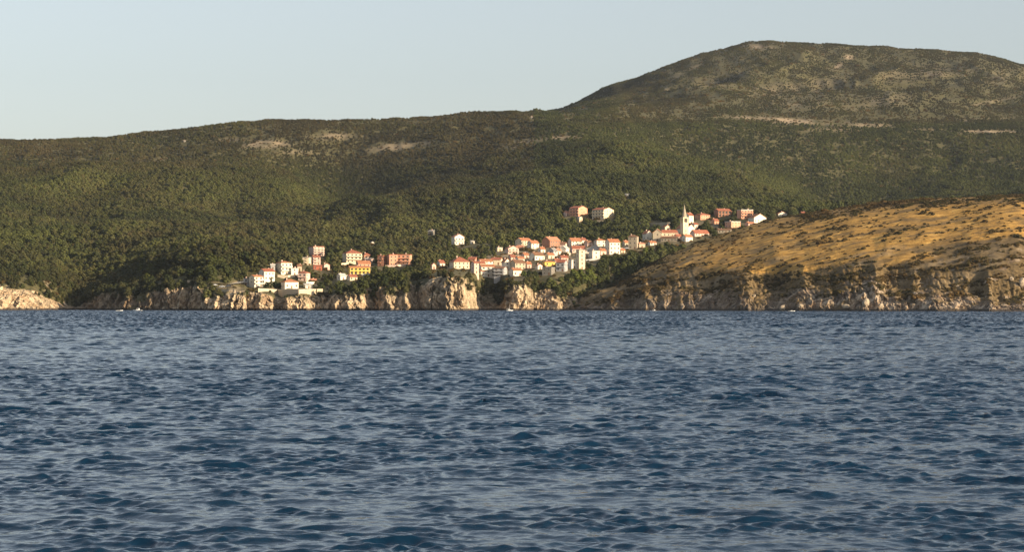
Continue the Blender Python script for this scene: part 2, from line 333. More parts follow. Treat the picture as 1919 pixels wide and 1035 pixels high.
fall = 1-.97*sst(1950, 2130, HU)
hZ[2] = hZ[2]*fall
for k in 'ABCD':
    dy, tab = HL[k]; y = np.maximum(hs+dy*(.3+.7*tip), hY[-1]+15); hY.append(y); hZ.append(np.maximum(v2z(interp(tab, HU), y), .3 if k != 'D' else -3)*fall)
hY.append(hY[-1]+150); hZ.append(np.full_like(HU, -3.))
HY, HZ, HT = hermite_rows(np.array(hY), np.array(hZ), [3, 60, 60, 60, 60, 20, 6], 1.6)
HX = (HU[None, :]-CU)/F*HY; HT2 = np.repeat(HT[:, None], len(HU), 1)
HZ = HZ + np.interp(HT2, [2, 3, 4, 4.6, 5, 7], [0, 1, 1, .5, .25, 1])*tip[None, :]*(1.6*fbm(HX/60, HY/60, o=3)+.35*fbm(HX/9, HY/9, o=2))
HX, HY, HZ = cliff_relief(HX, HY, HZ, HT2, (1.75, 3.0), .72)
HUU = CU+F*HX/HY; HVV = HV-F*(HZ-CAMZ)/HY
hveg = fbm(HX/16, HY/12, HZ/10, o=4)
hrel = HT2+.55*hveg
hrock = sst(.9, 1.0, HT2)*(1-sst(1.22, 1.75, hrel+.35*fbm(HUU/70, HUU*0, o=2)))
out = np.clip(sst(.35, .6, fbm(HX/8+30, HY/6, o=3)), 0, 1)*(1-sst(2.6, 4.0, HT2))*sst(1650, 1850, HUU+60*hveg)
hrock = np.clip(np.maximum(hrock, .9*out), 0, 1)
VGT = [(1190,524),(1250,512),(1330,508),(1400,506),(1480,514),(1560,514),(1640,498),(1760,470),(1919,434),(2900,420)]; vg = interp(VGT, HUU)
gold = sst(-14, 10, vg-HVV+30*fbm(HX/45, HY/30, o=3))
gold = np.clip(gold*(1-.75*sst(.1, .5, fbm(HX/22+9, HY/9+4, o=3)))*(1-.6*(1-sst(6, 22, HVV-interp(HL['C'][1], HUU)-7*fbm(HX/30, HY/20, o=2)))*sst(1420, 1520, HUU)), 0, 1)
hbare = np.clip(.4*sst(.1, .6, fbm(HX/30+3, HY/18, o=4))*sst(1.9, 2.3, HT2)*(1-sst(3, 3.8, HT2)), 0, 1)
Phead = np.stack([HX, HY, HZ], -1)
head = link(bpy.data.objects.new('headland', np_mesh('headland', Phead.reshape(-1, 3), grid_quads(*HX.shape), M_HEAD, True, {'rock': hrock, 'bare': hbare, 'gold': gold, 'pale': np.clip(.28+.9*sst(1430, 1580, HUU)+.55*fbm(HX/22, HZ/12, HY/20, o=3), 0, 1)})))
flat_rock(head, hrock); tag(head, 'golden grassy headland with grey brown sea cliffs', kind='structure')

def place(u, v, grid='main'):
    UUg, VVg, P, base = (UU, VV, Pmain, U) if grid == 'main' else (HUU, HVV, Phead, HU)
    c = int(np.argmin(np.abs(base-u))); r0 = 67
    col = VVg[:, c]
    for r in range(5, len(col)):
        if col[r] <= v:
            a = (col[r-1]-v)/max(1e-6, col[r-1]-col[r]); p = P[r-1, c]*(1-a)+P[r, c]*a
            y = float(p[1]); return (u-CU)/F*y, y, float(CAMZ+(HV-v)/F*y)
    p = P[np.argmin(col), c]; return float(p[0]), float(p[1]), float(p[2])

# ------------------------------------------------------------------ sea
def build_sea():
    rows = [8., 14., 20., 26.]; y = 30.
    while y < 2150:
        rows.append(y); y += min(max(.0014*y, .05), .95)
    rows += [2250, 2600, 3400, 5000, 9000, 16000]
    Yr = np.array(rows, np.float32); u = cols(-330, 2250, 2.4, 20).astype(np.float32)
    X = (u[None, :]-CU)/F*Yr[:, None]; Y = np.repeat(Yr[:, None], len(u), 1)
    dY = np.gradient(Yr); DX = np.zeros_like(X); DY = np.zeros_like(X); Z = np.zeros_like(X)
    g1 = 1+.6*perlin(X/6, Y/9)+.30*perlin(X/55, Y/90); g1 = np.clip(g1, .25, 1.9)
    g2 = np.clip(1.0+1.05*perlin(X/1.9+50, Y/2.8)+.35*perlin(X/9+5, Y/14), .06, 2.4)
    far_ = (1+.85*sst(50, 130, Yr)+2.1*sst(120, 700, Yr))[:, None].astype(np.float32)
    far2_ = (1+.9*sst(50, 130, Yr)+9.5*sst(100, 520, Yr))[:, None].astype(np.float32)
    N = 120; hd = R(-100)                            # waves run towards the camera, slightly to the left
    lam = np.exp(np.linspace(math.log(.17), math.log(7.0), N))*(1+.02*rng.normal(size=N))
    for L in lam:
        k = 2*math.pi/L; spread = .75 if L < .6 else .55 if L < 3 else .38
        th = hd+spread*rng.normal(); kx, ky = k*math.cos(th), k*math.sin(th); ph = rng.uniform(0, 2*math.pi)
        slope = .046*math.exp(-((math.log(L/.52))/1.25)**2)
        a = slope/k
        fade = 1.0 if L > 2.2 else 1
        # rows where this wave is resolved; far away waves longer than 2 m carry on
        ok = np.where((L > 2.3*dY) | (L > 1.9))[0]; ok = ok[Yr[ok] < 2400]
        if len(ok) == 0: continue
        r0, r1 = ok[0], ok[-1]+1
        p = kx*X[r0:r1]+ky*Y[r0:r1]+np.float32(ph)
        fd = np.clip((L/(2.3*dY[r0:r1])-1)*1.5, 0, 1)[:, None] if L <= 1.9 else 1.0
        g = (g1[r0:r1] if L > 1.0 else g2[r0:r1])*fd*a*(far2_ if L > 1.9 else far_)[r0:r1]
        s, c = np.sin(p), np.cos(p); q = .85
        Z[r0:r1] += g*c; DX[r0:r1] -= q*g*math.cos(th)*s; DY[r0:r1] -= q*g*math.sin(th)*s
    V = np.stack([X+DX, Y+DY, Z], -1).reshape(-1, 3)
    m, nt, b = new_mat('sea_water'); t = NT(nt)
    pos = t.n('ShaderNodeNewGeometry').outputs['Position']
    t.l(t.ramp(t.noise(pos, .012, 3), [(.3, (.002,.016,.037)), (.7, (.004,.023,.053))]), b.inputs['Base Color'])
    b.inputs['Roughness'].default_value = .07; b.inputs['IOR'].default_value = 1.333; b.inputs['Specular IOR Level'].default_value = .5
    h = t.math('ADD', t.noise(t.mapping(pos, (1, 1.2, 1)), 5.5, 3, .6, .4), t.math('MULTIPLY', t.noise(pos, 1.2, 3, .6, .5), 2.2))
    t.bump(h, .017, .8, b)
    o = link(bpy.data.objects.new('sea', np_mesh('sea', V, grid_quads(len(Yr), len(u)), m, True)))
    tag(o, 'choppy dark blue sea', kind='structure')
build_sea()

# ------------------------------------------------------------------ foliage
import bmesh
_bm = bmesh.new(); bmesh.ops.create_icosphere(_bm, subdivisions=2, radius=1.0)
_bm.verts.ensure_lookup_table()
ICO_V = np.array([v.co[:] for v in _bm.verts], np.float32); ICO_F = np.array([[v.index for v in f.verts] for f in _bm.faces], np.int32); _bm.free()
def crown_mesh(name, mat, seed, lobes=9, tall=1.0, spread=.62, lobe_r=.42, tufts=500, leaf=.10, base=.25):
    rg = np.random.default_rng(seed); Vs = []; Fs = []; n = 0; cs = []
    for i in range(lobes):
        a = 2.4*i+rg.uniform(-.5, .5); h = i/max(1, lobes-1); rr = spread*math.sqrt(max(.05, 1-(h*1.15-.35)**2))*(.55+.45*rg.random()) if i < lobes-1 else .1
        c = np.array([rr*math.cos(a), rr*math.sin(a), base+.25+h*1.05*tall]); r = lobe_r*rg.uniform(.75, 1.15)*(1-.25*h)
        cs.append((c, r)); d = ICO_V
        s = 1+.32*perlin(d[:,0]*2.3+seed+i*5, d[:,1]*2.3+3*i, d[:,2]*2.3)+.22*perlin(d[:,0]*6+i, d[:,1]*6+seed, d[:,2]*6)
        Vs.append(c+d*s[:, None]*r*np.array([1, 1, .85])); Fs.append(ICO_F+n); n += len(d)
    k = rg.integers(0, lobes, tufts); d = rg.normal(size=(tufts, 3)); d /= np.linalg.norm(d, axis=1)[:, None]
    C0 = np.array([c for c, r in cs])[k]; R0 = np.array([r for c, r in cs])[k]
    ctr = C0+d*(R0*rg.uniform(.9, 1.22, tufts))[:, None]*np.array([1, 1, .85])
    tri = ctr[:, None, :]+rg.normal(size=(tufts, 3, 3))*leaf
    Vs.append(tri.reshape(-1, 3)); Fs.append((np.arange(tufts*3).reshape(-1, 3)+n).astype(np.int32))
    return np_mesh(name, np.concatenate(Vs), np.concatenate(Fs), mat, False)
src = bpy.data.collections.new('foliage_kinds'); shr = bpy.data.collections.new('shrub_kinds')
for i in range(6):
    src.objects.link(bpy.data.objects.new('crown_kind', crown_mesh('crown_kind', M_FOL, 20+i, 8+i % 3, (.8, 1.0, 1.25)[i % 3], .62, .42, 380, .085, .1)))
for i in range(4):
    shr.objects.link(bpy.data.objects.new('shrub_kind', crown_mesh('shrub_kind', M_SHRUB, 60+i, 7, .35, .75, .40, 260, .09, -.1)))

GREEN_FOLD_SHADE = [(1400,335,230,26,.28,.30),(1330,265,180,16,.1,.14),(1750,330,190,26,.22,.22),(300,360,260,22,.05,.20),(560,370,60,36,.8,.20),(100,490,110,34,.0,.24),(430,470,70,30,0,.10),(560,455,200,14,0,.16),(760,420,260,10,-.05,.12),  # foliage tone zones: lighter green scrub, plus hill-fold light and shade painted in
 (780,360,200,30,-.15,-.22),(1090,340,140,26,.1,-.20),(1620,392,160,10,.1,-.30),(1740,195,110,34,.15,-.22),(350,505,100,24,-.3,-.28),(620,330,120,18,-.1,-.12),(1900,300,120,26,.1,-.20),(1120,195,80,24,-.5,-.22),(150,420,140,14,0,-.12),(1230,235,150,10,.05,.08)]  # negative zones put the shade of valleys and knoll into the crown colour
def scatter(name, P, n_try, dens, size, tint, coll, label, seed, UV, crest=None, rows=None, grid_rows_from=60):
    rg = np.random.default_rng(seed); U_, V_ = UV; nr, nc = V_.shape
    e1 = P[1:, :-1]-P[:-1, :-1]; e2 = P[:-1, 1:]-P[:-1, :-1]
    area = np.linalg.norm(np.cross(e1, e2), axis=-1)
    cm = np.minimum.accumulate(V_, 0); vis = V_[1:, :-1] < cm[:-1, :-1]+3.0
    u = U_[:-1, :-1]; v = V_[:-1, :-1]
    w = area*dens(u, v)[...]*vis*((u > -380) & (u < 2300))
    if crest is not None: w = w*(v < crest(u)+6)
    w[:grid_rows_from] = 0
    w = w.ravel(); cdf = np.cumsum(w); tot = cdf[-1]; n = int(min(n_try, tot)); print(name, 'weight', tot, 'n', n)
    idx = np.searchsorted(cdf, rg.random(n)*tot); r, c = np.unravel_index(np.minimum(idx, len(w)-1), (nr-1, nc-1))
    a, b = rg.random(n)[:, None], rg.random(n)[:, None]
    p = P[r, c]*(1-a)*(1-b)+P[r+1, c]*a*(1-b)+P[r, c+1]*(1-a)*b+P[r+1, c+1]*a*b
    uu = U_[r, c]; vv = V_[r, c]
    keep = ~blocked(uu, vv, p) if coll is src else np.ones(n, bool)
    p = p[keep]; uu = uu[keep]; vv = vv[keep]; n = len(p)
    sc = size(uu, vv, p, rg); 
    if coll is src:
        kk = np.ones(n, bool); spx = sc*F/p[:, 1]; v0 = HV-F*(p[:, 2]-CAMZ)/p[:, 1]; u0 = CU+F*p[:, 0]/p[:, 1]
        for r in H: kk &= ~((np.abs(u0-r[1]) < r[3]/2+.7*spx) & (v0 > r[2]-1) & (v0-1.8*spx < r[2]-.3*r[4]))
        p, uu, vv, sc = p[kk], uu[kk], vv[kk], sc[kk]; n = len(p)
    tt = np.clip(tint(uu, vv, p)+.18*rg.normal(size=n), 0, 1); p[:, 2] -= .12*sc
    lu = np.zeros(n)
    for c in GREEN_FOLD_SHADE: lu += c[5]*ell(uu, vv+6*fbm(uu/60, vv/30, o=2), *c[:5])
    me = bpy.data.meshes.new(name); me.vertices.add(n); me.vertices.foreach_set('co', p.astype(np.float32).ravel())
    for an, av, ty in (('size', sc, 'FLOAT'), ('green_fold_shade', lu, 'FLOAT'), ('tint', tt, 'FLOAT'), ('turn', rg.uniform(0, 6.28, n), 'FLOAT'), ('kindno', rg.integers(0, 64, n), 'INT')):
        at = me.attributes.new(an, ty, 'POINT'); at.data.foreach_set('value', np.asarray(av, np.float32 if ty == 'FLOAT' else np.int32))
    o = link(bpy.data.objects.new(name, me)); tag(o, label, kind='stuff')
    g = bpy.data.node_groups.new(name+'_grow', 'GeometryNodeTree')
    g.interface.new_socket('Geometry', in_out='INPUT', socket_type='NodeSocketGeometry'); g.interface.new_socket('Geometry', in_out='OUTPUT', socket_type='NodeSocketGeometry')
    N = g.nodes.new; gi = N('NodeGroupInput'); go = N('NodeGroupOutput'); iop = N('GeometryNodeInstanceOnPoints'); ci = N('GeometryNodeCollectionInfo')
    ci.inputs[0].default_value = coll; ci.inputs['Separate Children'].default_value = True; ci.inputs['Reset Children'].default_value = True
    def na(nm, ty):
        q = N('GeometryNodeInputNamedAttribute'); q.data_type = ty; q.inputs[0].default_value = nm; return q.outputs['Attribute']
    cx = N('ShaderNodeCombineXYZ'); L = g.links.new
    L(gi.outputs[0], iop.inputs['Points']); L(ci.outputs[0], iop.inputs['Instance']); iop.inputs['Pick Instance'].default_value = True
    L(na('kindno', 'INT'), iop.inputs['Instance Index']); L(na('turn', 'FLOAT'), cx.inputs[2]); L(cx.outputs[0], iop.inputs['Rotation'])
    sx = N('ShaderNodeCombineXYZ'); s = na('size', 'FLOAT'); [L(s, sx.inputs[k]) for k in range(3)]; L(sx.outputs[0], iop.inputs['Scale'])
    L(iop.outputs[0], go.inputs[0])
    md = o.modifiers.new('grow', 'NODES'); md.node_group = g
    return o

# ------------------------------------------------------------------ houses
# label | u centre, v base, width px, wall height px | roof kind, roof height px | turn, depth m | wall, roof | storeys, flags
# flags: b balconies on the front, w few windows, n no windows, a arches, t terrace
H = [
 # cluster on the low cliff
 ("tall white apartment block with a low orange roof, highest white building above the retaining wall", 532,515,32,22,'hip',4,30,11,'white','orange',3,'b'),
 ("low white flat roofed annex joined to the right of the tall white block", 550,516,19,12,'flat',1,20,8,'white','pale',2,''),
 ("small grey white house half hidden behind the left of the tall white block", 511,506,10,9,'gable_x',2,10,6,'grey','pale',1,''),
 ("white house with a brown red gable roof between two other white blocks", 500,534,31,25,'gable_x',5,32,10,'white','red',3,''),
 ("cream white house with grey side wall, lowest block at the left end of the village", 480,539,27,20,'gable_x',3,38,11,'white','orange',3,'b'),
 ("grey house with dark balconies at the far left end beside the parking area", 463,536,13,13,'flat',1,-12,7,'grey','grey',2,'b'),
 ("white bungalow with an orange hipped roof just above the retaining wall", 543,541,34,12,'hip',6,24,10,'white','orange',1,''),
 ("pinkish house with red roof right of the white bungalow, above the low garden walls", 570,527,21,15,'hip',4,-14,9,'rose','red',2,'b'),
 ("small beige house between the white annex and the pink house", 561,508,10,9,'gable_x',3,10,6,'beige','brown',1,''),
 ("pink apartment tower of four storeys, topmost of the left cluster", 593,480,30,17,'flat',1,26,12,'rose','red',4,'b'),
 ("cream house with stacked dark balconies below left of the pink tower", 575,497,15,14,'flat',1,-10,8,'cream','grey',3,'b'),
 ("narrow rose coloured house with dark loggias below the pink tower", 592,496,18,14,'gable_x',3,16,8,'rose','red',3,'b'),
 ("long low red building under the narrow rose house", 595,506,18,7,'gable_x',2,8,7,'red','red',1,''),
 ("small pale house stepping down right of the long low red building", 611,506,15,9,'gable_y',3,20,6,'rose','orange',1,''),
 ("small white lean-to house with sloping pale roof on the terrace below the pink house", 577,541,17,6,'shed',3,20,6,'white','pale',1,'w'),
 ("beige cottage among trees between the pink house and the yellow villa", 588,530,12,5,'gable_x',2,14,5,'beige','salmon',1,'w'),
 # middle-left
 ("large cream apartment house with rows of balconies and a red hipped roof", 660,493,38,18,'hip',7,20,13,'cream','red',3,'b'),
 ("small brown red roofed house right behind the large cream apartment house", 687,485,14,7,'hip',4,10,8,'pink','red',1,''),
 ("long pink terrace building with white parapet below the small brown red roofed house", 692,492,22,7,'flat',1,12,7,'rose','pale',1,''),
 ("orange roofed house directly above the yellow villa", 681,501,28,7,'gable_x',5,18,8,'pink','orange',1,''),
 ("bright yellow villa with arched balconies", 672,515,42,13,'gable_x',3,16,9,'yellow','orange',2,'ba'),
 ("grey white barn like house with pale sloping roof, lower left of the yellow villa", 640,525,18,8,'gable_x',4,34,8,'white','pale',1,'w'),
 ("low yellow white house with red roof in front of the yellow villa", 660,526,20,7,'gable_x',4,24,7,'cream','red',1,''),
 ("dark red three storey block with recessed balconies, left end of the pink apartment row", 716,499,16,19,'flat',1,-20,10,'brick','red',3,'b'),
 ("plain salmon pink apartment block in the middle of the pink apartment row", 735,499,21,21,'flat',1,14,11,'pink','red',3,''),
 ("pink apartment block with wide dark balconies at the right end of its row", 758,497,27,19,'flat',1,-8,10,'pink','red',3,'b'),
 ("tiny house with red roof alone among trees left of the red hipped villa", 812,505,9,8,'gable_y',4,18,6,'rose','red',1,''),
 ("small white house with red gable roof beside the red hipped villa", 826,500,16,7,'gable_x',5,26,7,'white','red',1,''),
 ("cream villa with a broad red hipped roof at the cliff edge", 861,504,38,13,'hip',10,18,13,'cream','red',2,''),
 ("isolated white two storey house with balcony in the woods above the village", 858,459,24,15,'gable_y',5,26,8,'white','salmon',2,'b'),
 ("small white shed right of the isolated white house in the woods", 885,457,9,5,'shed',1,15,5,'white','pale',1,'w'),
 ("grey roofless ruin in the woods left of the isolated white house", 808,441,13,7,'shed',3,-20,6,'greystone','grey',1,'w'),
 # centre front row
 ("narrow pink cream house with tall side wall right of the cream villa", 890,513,15,20,'gable_x',3,24,9,'rose','red',3,'w'),
 ("small roof cluster house with red tiles behind the narrow pink cream house", 886,492,18,6,'gable_x',4,-14,8,'pink','red',1,''),
 ("wide white hotel like building with stepped terraces over the dark cliff", 912,519,33,19,'gable_x',4,16,11,'white','orange',3,'b'),
 ("white upper house with orange roof set back behind the stepped terrace building", 909,499,30,9,'gable_x',4,22,9,'white','orange',2,''),
 ("grey white house with balconies right of the stepped terrace building", 938,520,25,17,'gable_x',3,-16,10,'grey','brown',3,'b'),
 ("white gabled house with orange roof above the grey white balcony house", 948,505,17,14,'gable_y',6,26,9,'white','orange',2,''),
 ("cream house under brown roof behind the white gabled house", 931,497,22,10,'gable_x',4,-10,9,'cream','red',1,''),
 ("low white house with orange roof beside the round olive bush", 966,518,25,11,'gable_x',4,24,9,'white','orange',1,''),
 ("beige house with wide grey brown roof and a white gable end", 970,506,29,13,'gable_x',6,24,11,'beige','brown',2,''),
 ("small orange house tucked right of the beige house with grey brown roof", 990,503,12,8,'gable_x',4,20,7,'rose','orange',1,''),
 ("house with brown roof and bright white gable above the yellow house", 1006,488,29,9,'gable_x',6,34,9,'white','brown',1,''),
 ("bright yellow low house with orange roof in the village centre", 1028,499,24,8,'hip',3,14,9,'yellow','orange',1,''),
 ("tall grey stone house in shade under the bright yellow low house", 1028,516,24,14,'flat',1,-20,9,'greystone','grey',2,''),
 ("house with red roof and white porch left of the tall white tower house", 1053,509,22,17,'gable_x',5,-18,9,'grey','red',2,'b'),
 ("tall narrow cream tower house, the highest at the cliff edge of the centre", 1088,505,17,36,'flat',1,24,6,'cream','grey',5,''),
 ("low white house joined to the left foot of the tall cream tower house", 1073,504,16,16,'flat',1,22,7,'white','pale',2,''),
 # centre middle rows
 ("house with orange roof and yellow lit gable, highest left of the dense centre", 981,461,31,10,'gable_x',5,38,10,'cream','orange',2,'b'),
 ("pink house with salmon roof and veranda beside a small cream shed", 959,476,26,10,'gable_y',5,20,9,'rose','salmon',2,'b'),
 ("small cream flat shed at the left edge of the dense centre", 936,471,12,6,'flat',1,14,5,'cream','pale',1,'w'),
 ("white grey house with orange roof below the yellow lit gable house", 999,467,22,11,'gable_x',5,30,8,'white','orange',2,''),
 ("red walled house with a large orange roof and rose gable", 1033,464,34,13,'gable_x',7,36,12,'brick','salmon',2,''),
 ("white house with broad orange roof right of the red walled house", 1077,462,26,10,'gable_x',6,20,10,'white','orange',2,''),
 ("grey blue gabled house in shade under the red walled house", 1036,481,18,11,'gable_y',5,-28,8,'grey','grey',2,''),
 ("white gabled house between the shaded gabled house and a brown roofed row", 1058,476,18,10,'gable_y',5,-24,8,'white','pale',1,''),
 ("row house with long brown red roof above the tall cream tower house", 1083,474,28,8,'gable_x',5,10,9,'rose','red',1,''),
 ("tiny white house left of the tall cream tower house under the brown roofed row", 1064,479,8,5,'gable_y',2,16,5,'white','pale',1,'w'),
 ("small red roofed house in the dark gap behind the tall cream tower house", 1056,490,18,7,'gable_x',4,18,7,'rose','red',1,''),
 ("pale block like white building with a flat top right of the tower house", 1114,485,20,14,'flat',1,18,9,'white','pale',2,'w'),
 ("large grey roofed house behind the pale block like building", 1115,475,31,9,'gable_y',6,-10,10,'grey','grey',1,''),
 ("orange roofed white house left of the four storey house", 1124,462,22,11,'hip',4,18,8,'white','orange',2,''),
 ("four storey white house with dark windows and several orange roofs", 1148,477,28,23,'gable_x',6,22,10,'white','orange',3,''),
 ("small house with brown roof left of the orange roofed white house", 1103,462,16,7,'gable_x',4,24,7,'rose','brown',1,''),
 ("beige stone tower like house with a broken top standing alone at the ravine", 1187,467,20,23,'hip',4,-16,7,'stone','brown',3,''),
 ("small beige annex right of the beige stone tower like house", 1202,465,14,8,'shed',2,14,5,'beige','salmon',1,''),
 # church hill
 ("white house with plain gable at the left end of the church hill", 1213,452,18,14,'gable_y',6,30,9,'white','orange',1,''),
 ("large beige house with plain gable left of the long red roofed row", 1233,452,20,16,'gable_y',6,-10,10,'beige','salmon',2,'w'),
 ("long house with bright windows and red roof just left of the church", 1254,444,32,8,'gable_x',5,12,9,'beige','red',1,''),
 ("low shaded stone house under the long house left of the church", 1255,453,34,7,'gable_x',3,-16,8,'stone','brown',1,''),
 ("small white house on the slope right below the church", 1288,453,20,9,'gable_x',4,28,7,'white','orange',1,''),
 ("long red roofed house with a white right end on the slope right of the church", 1311,443,36,6,'gable_x',6,30,8,'rose','red',1,''),
 ("tall white house with red roof behind the church nave", 1291,419,17,15,'gable_x',5,28,9,'white','red',2,''),
 ("pinkish red house with a rounded bright right end behind the church", 1316,412,29,9,'hip',4,34,10,'pink','red',2,''),
 ("brown red house with arched loggias and pale right wing", 1354,406,32,11,'gable_x',4,22,10,'brick','red',2,'a'),
 ("pink multi level house with white top storey, highest on the church hill", 1396,410,29,16,'flat',1,18,11,'pink','pale',3,'b'),
 ("wide white gabled house right of the pink multi level house", 1419,418,33,10,'gable_y',7,26,11,'white','orange',1,''),
 ("dark shaded house with bright pink right end below the pink multi level house", 1373,427,29,11,'flat',1,34,10,'pink','pale',2,''),
 ("low long stone house in the trees below the dark shaded house", 1358,437,26,6,'gable_x',2,-10,6,'stone','brown',1,''),
 ("single white house with low gable out to the right beyond the village", 1464,405,22,4,'gable_y',4,16,9,'white','orange',1,'w'),
 ("small red brown hut near the headland crest, rightmost building", 1505,404,12,5,'gable_x',2,14,6,'brick','red',1,'w'),
 # uphill blocks
 ("orange roofed pink apartment block, left one of the uphill pair", 1084,405,34,15,'gable_x',4,-36,17,'pink','red',3,'b'),
 ("orange roofed cream apartment block, right one of the uphill pair", 1130,410,41,17,'gable_x',4,-36,19,'cream','red',3,'b'),
 ("small rose cottage at the left foot of the uphill apartment pair", 1062,405,11,6,'gable_x',3,20,6,'rose','salmon',1,''),
 ("small yellow white cabin below the uphill apartment pair", 1087,416,8,8,'gable_y',2,22,5,'cream','pale',1,''),
 ("low white greenhouse like shed high in the woods above the uphill pair", 1175,367,9,3,'shed',1,12,5,'white','pale',1,'n'),
 ("tiny white hut in the woods above the pink apartment row", 698,459,6,4,'gable_y',2,14,4,'white','pale',1,'n'),
 ("tiny pale hut on the brown slope high at the left", 346,266,5,3,'gable_y',1,14,7,'greystone','brown',1,'n'),
 ("white house with orange roof wedged between the gabled houses of the centre front row", 974,492,18,7,'gable_x',4,24,7,'white','orange',1,''),
 ("small house with red roof in the trees left of the house with bright white gable", 960,488,14,6,'gable_x',4,18,7,'rose','red',1,''),
 ("cream house with orange roof above the bright yellow low house", 1030,485,18,7,'gable_x',4,26,7,'cream','orange',1,''),
 ("white house with red roof left of the low white house at the tower foot", 1043,496,14,7,'gable_x',4,24,7,'white','red',1,''),
 ("small white house beside the shaded grey stone house", 1010,505,13,7,'gable_y',3,26,6,'white','orange',1,''),
 ("pale stone house with salmon roof under the yellow lit gable house", 975,470,16,6,'gable_x',4,-14,7,'stone','salmon',1,''),
 ("small white orange roofed house between the rows right of the yellow lit gable", 1015,474,14,7,'gable_x',4,26,6,'white','orange',1,''),
 ("rose house with orange roof at left foot of the four storey white house", 1128,478,16,8,'gable_x',4,20,7,'rose','orange',1,''),
 ("small cream house with orange roof left of the beige stone tower like house", 1172,462,12,7,'gable_x',4,24,6,'cream','orange',1,''),
 ("cream house with red roof between the narrow pink cream house and the terraces", 902,502,16,8,'gable_x',4,22,7,'cream','red',1,''),
 ("small rose house with red roof under the church tower's left side", 1270,450,14,7,'gable_x',4,22,6,'rose','red',1,''),
 ("low orange roofed house below the plain gabled white house of the church hill", 1222,460,16,5,'gable_x',3,20,6,'white','orange',1,''),
 ("small pink house with red roof left of the brown red house with loggias", 1340,420,14,6,'gable_x',4,24,7,'pink','red',1,''),
 ("small white house with red roof behind the broad orange roofed white house", 1092,456,14,6,'gable_x',4,26,7,'white','red',1,''),
 ("rose house with brown roof right of the red walled house", 1056,466,13,8,'gable_x',4,-14,7,'rose','brown',1,''),
 ("tiny cream house with orange roof left of the small beige annex at the ravine", 1166,474,11,5,'gable_x',3,22,6,'cream','orange',1,'w'),
 ("cream gabled house peeping over the long house left of the church", 1248,432,16,6,'gable_y',4,26,7,'cream','orange',1,''),
 ("small white house with red roof just right of the church nave", 1302,428,13,7,'gable_x',3,28,6,'white','red',1,''),
 ("pale house with orange roof below the wide white gabled house", 1405,424,18,5,'gable_x',3,26,7,'rose','orange',1,''),
 ("small white house between the narrow pink cream house and the cliff edge", 903,516,12,8,'gable_x',3,24,6,'white','orange',1,''),
 ("white house with salmon roof in the middle of the dense centre", 1044,477,14,7,'gable_x',4,28,7,'white','salmon',1,''),
 ("cream house with flat roof under the large grey roofed house", 1098,483,13,9,'flat',1,18,7,'cream','pale',1,''),
 ("pale rose house with orange roof behind the beige house with grey brown roof", 984,484,15,6,'gable_x',4,24,7,'rose','orange',1,''),
 ("pale lookout hut just below the ridge line left of the mountain", 996,221,4,3,'gable_y',1,14,6,'greystone','brown',1,'n'),
]
HP = []
for r in H: HP.append(place(r[1], r[2]))
EXTRA_BLOCK = [(1284,440,14,30),(1235,426,40,12),(430,545,45,14),(545,552,70,10),(1060,405,14,10)]
def blocked(uu, vv, p):
    b = np.zeros(len(uu), bool)
    for r, q in zip(H, HP):
        hw = r[3]/2
        b |= (np.abs(uu-r[1]) < hw+3) & (vv < r[2]+15) & (vv > r[2]-2)
        dx = p[:, 0]-q[0]; dy = p[:, 1]-q[1]; wm = hw*q[1]/F
        b |= (np.abs(dx) < wm+4) & (dy > -4) & (dy < r[8]+5)
    for u, v, w, h in EXTRA_BLOCK: b |= (np.abs(uu-u) < w/2+4) & (vv < v+8) & (vv > v-h)
    return b
_wm = {}
def window_mesh(w, h, door=False):
    key = (round(w, 1), round(h, 1), door)
    if key in _wm: return _wm[key]
    m = MB(); f = .09
    m.box(-w/2, w/2, -.05, .04, 0, f, 0); m.box(-w/2, w/2, -.05, .04, h-f, h, 0)
    m.box(-w/2, -w/2+f, -.05, .04, f, h-f, 0); m.box(w/2-f, w/2, -.05, .04, f, h-f, 0); m.box(-.03, .03, -.045, .04, f, h-f, 0)
    m.box(-w/2+f, w/2-f, -.02, .05, f, h-f, 1)
    if door: me = MB(); me.box(-w/2, w/2, -.05, .04, 0, h, 0); _wm[key] = me.mesh('door', [M_DOOR]); return _wm[key]
    _wm[key] = m.mesh('window', [M_FRAME, M_GLASS]); return _wm[key]
def inst(name, me, parent, loc, rz):
    o = bpy.data.objects.new(name, me); o.location = loc; o.rotation_euler = (0, 0, rz); return link(o, parent)
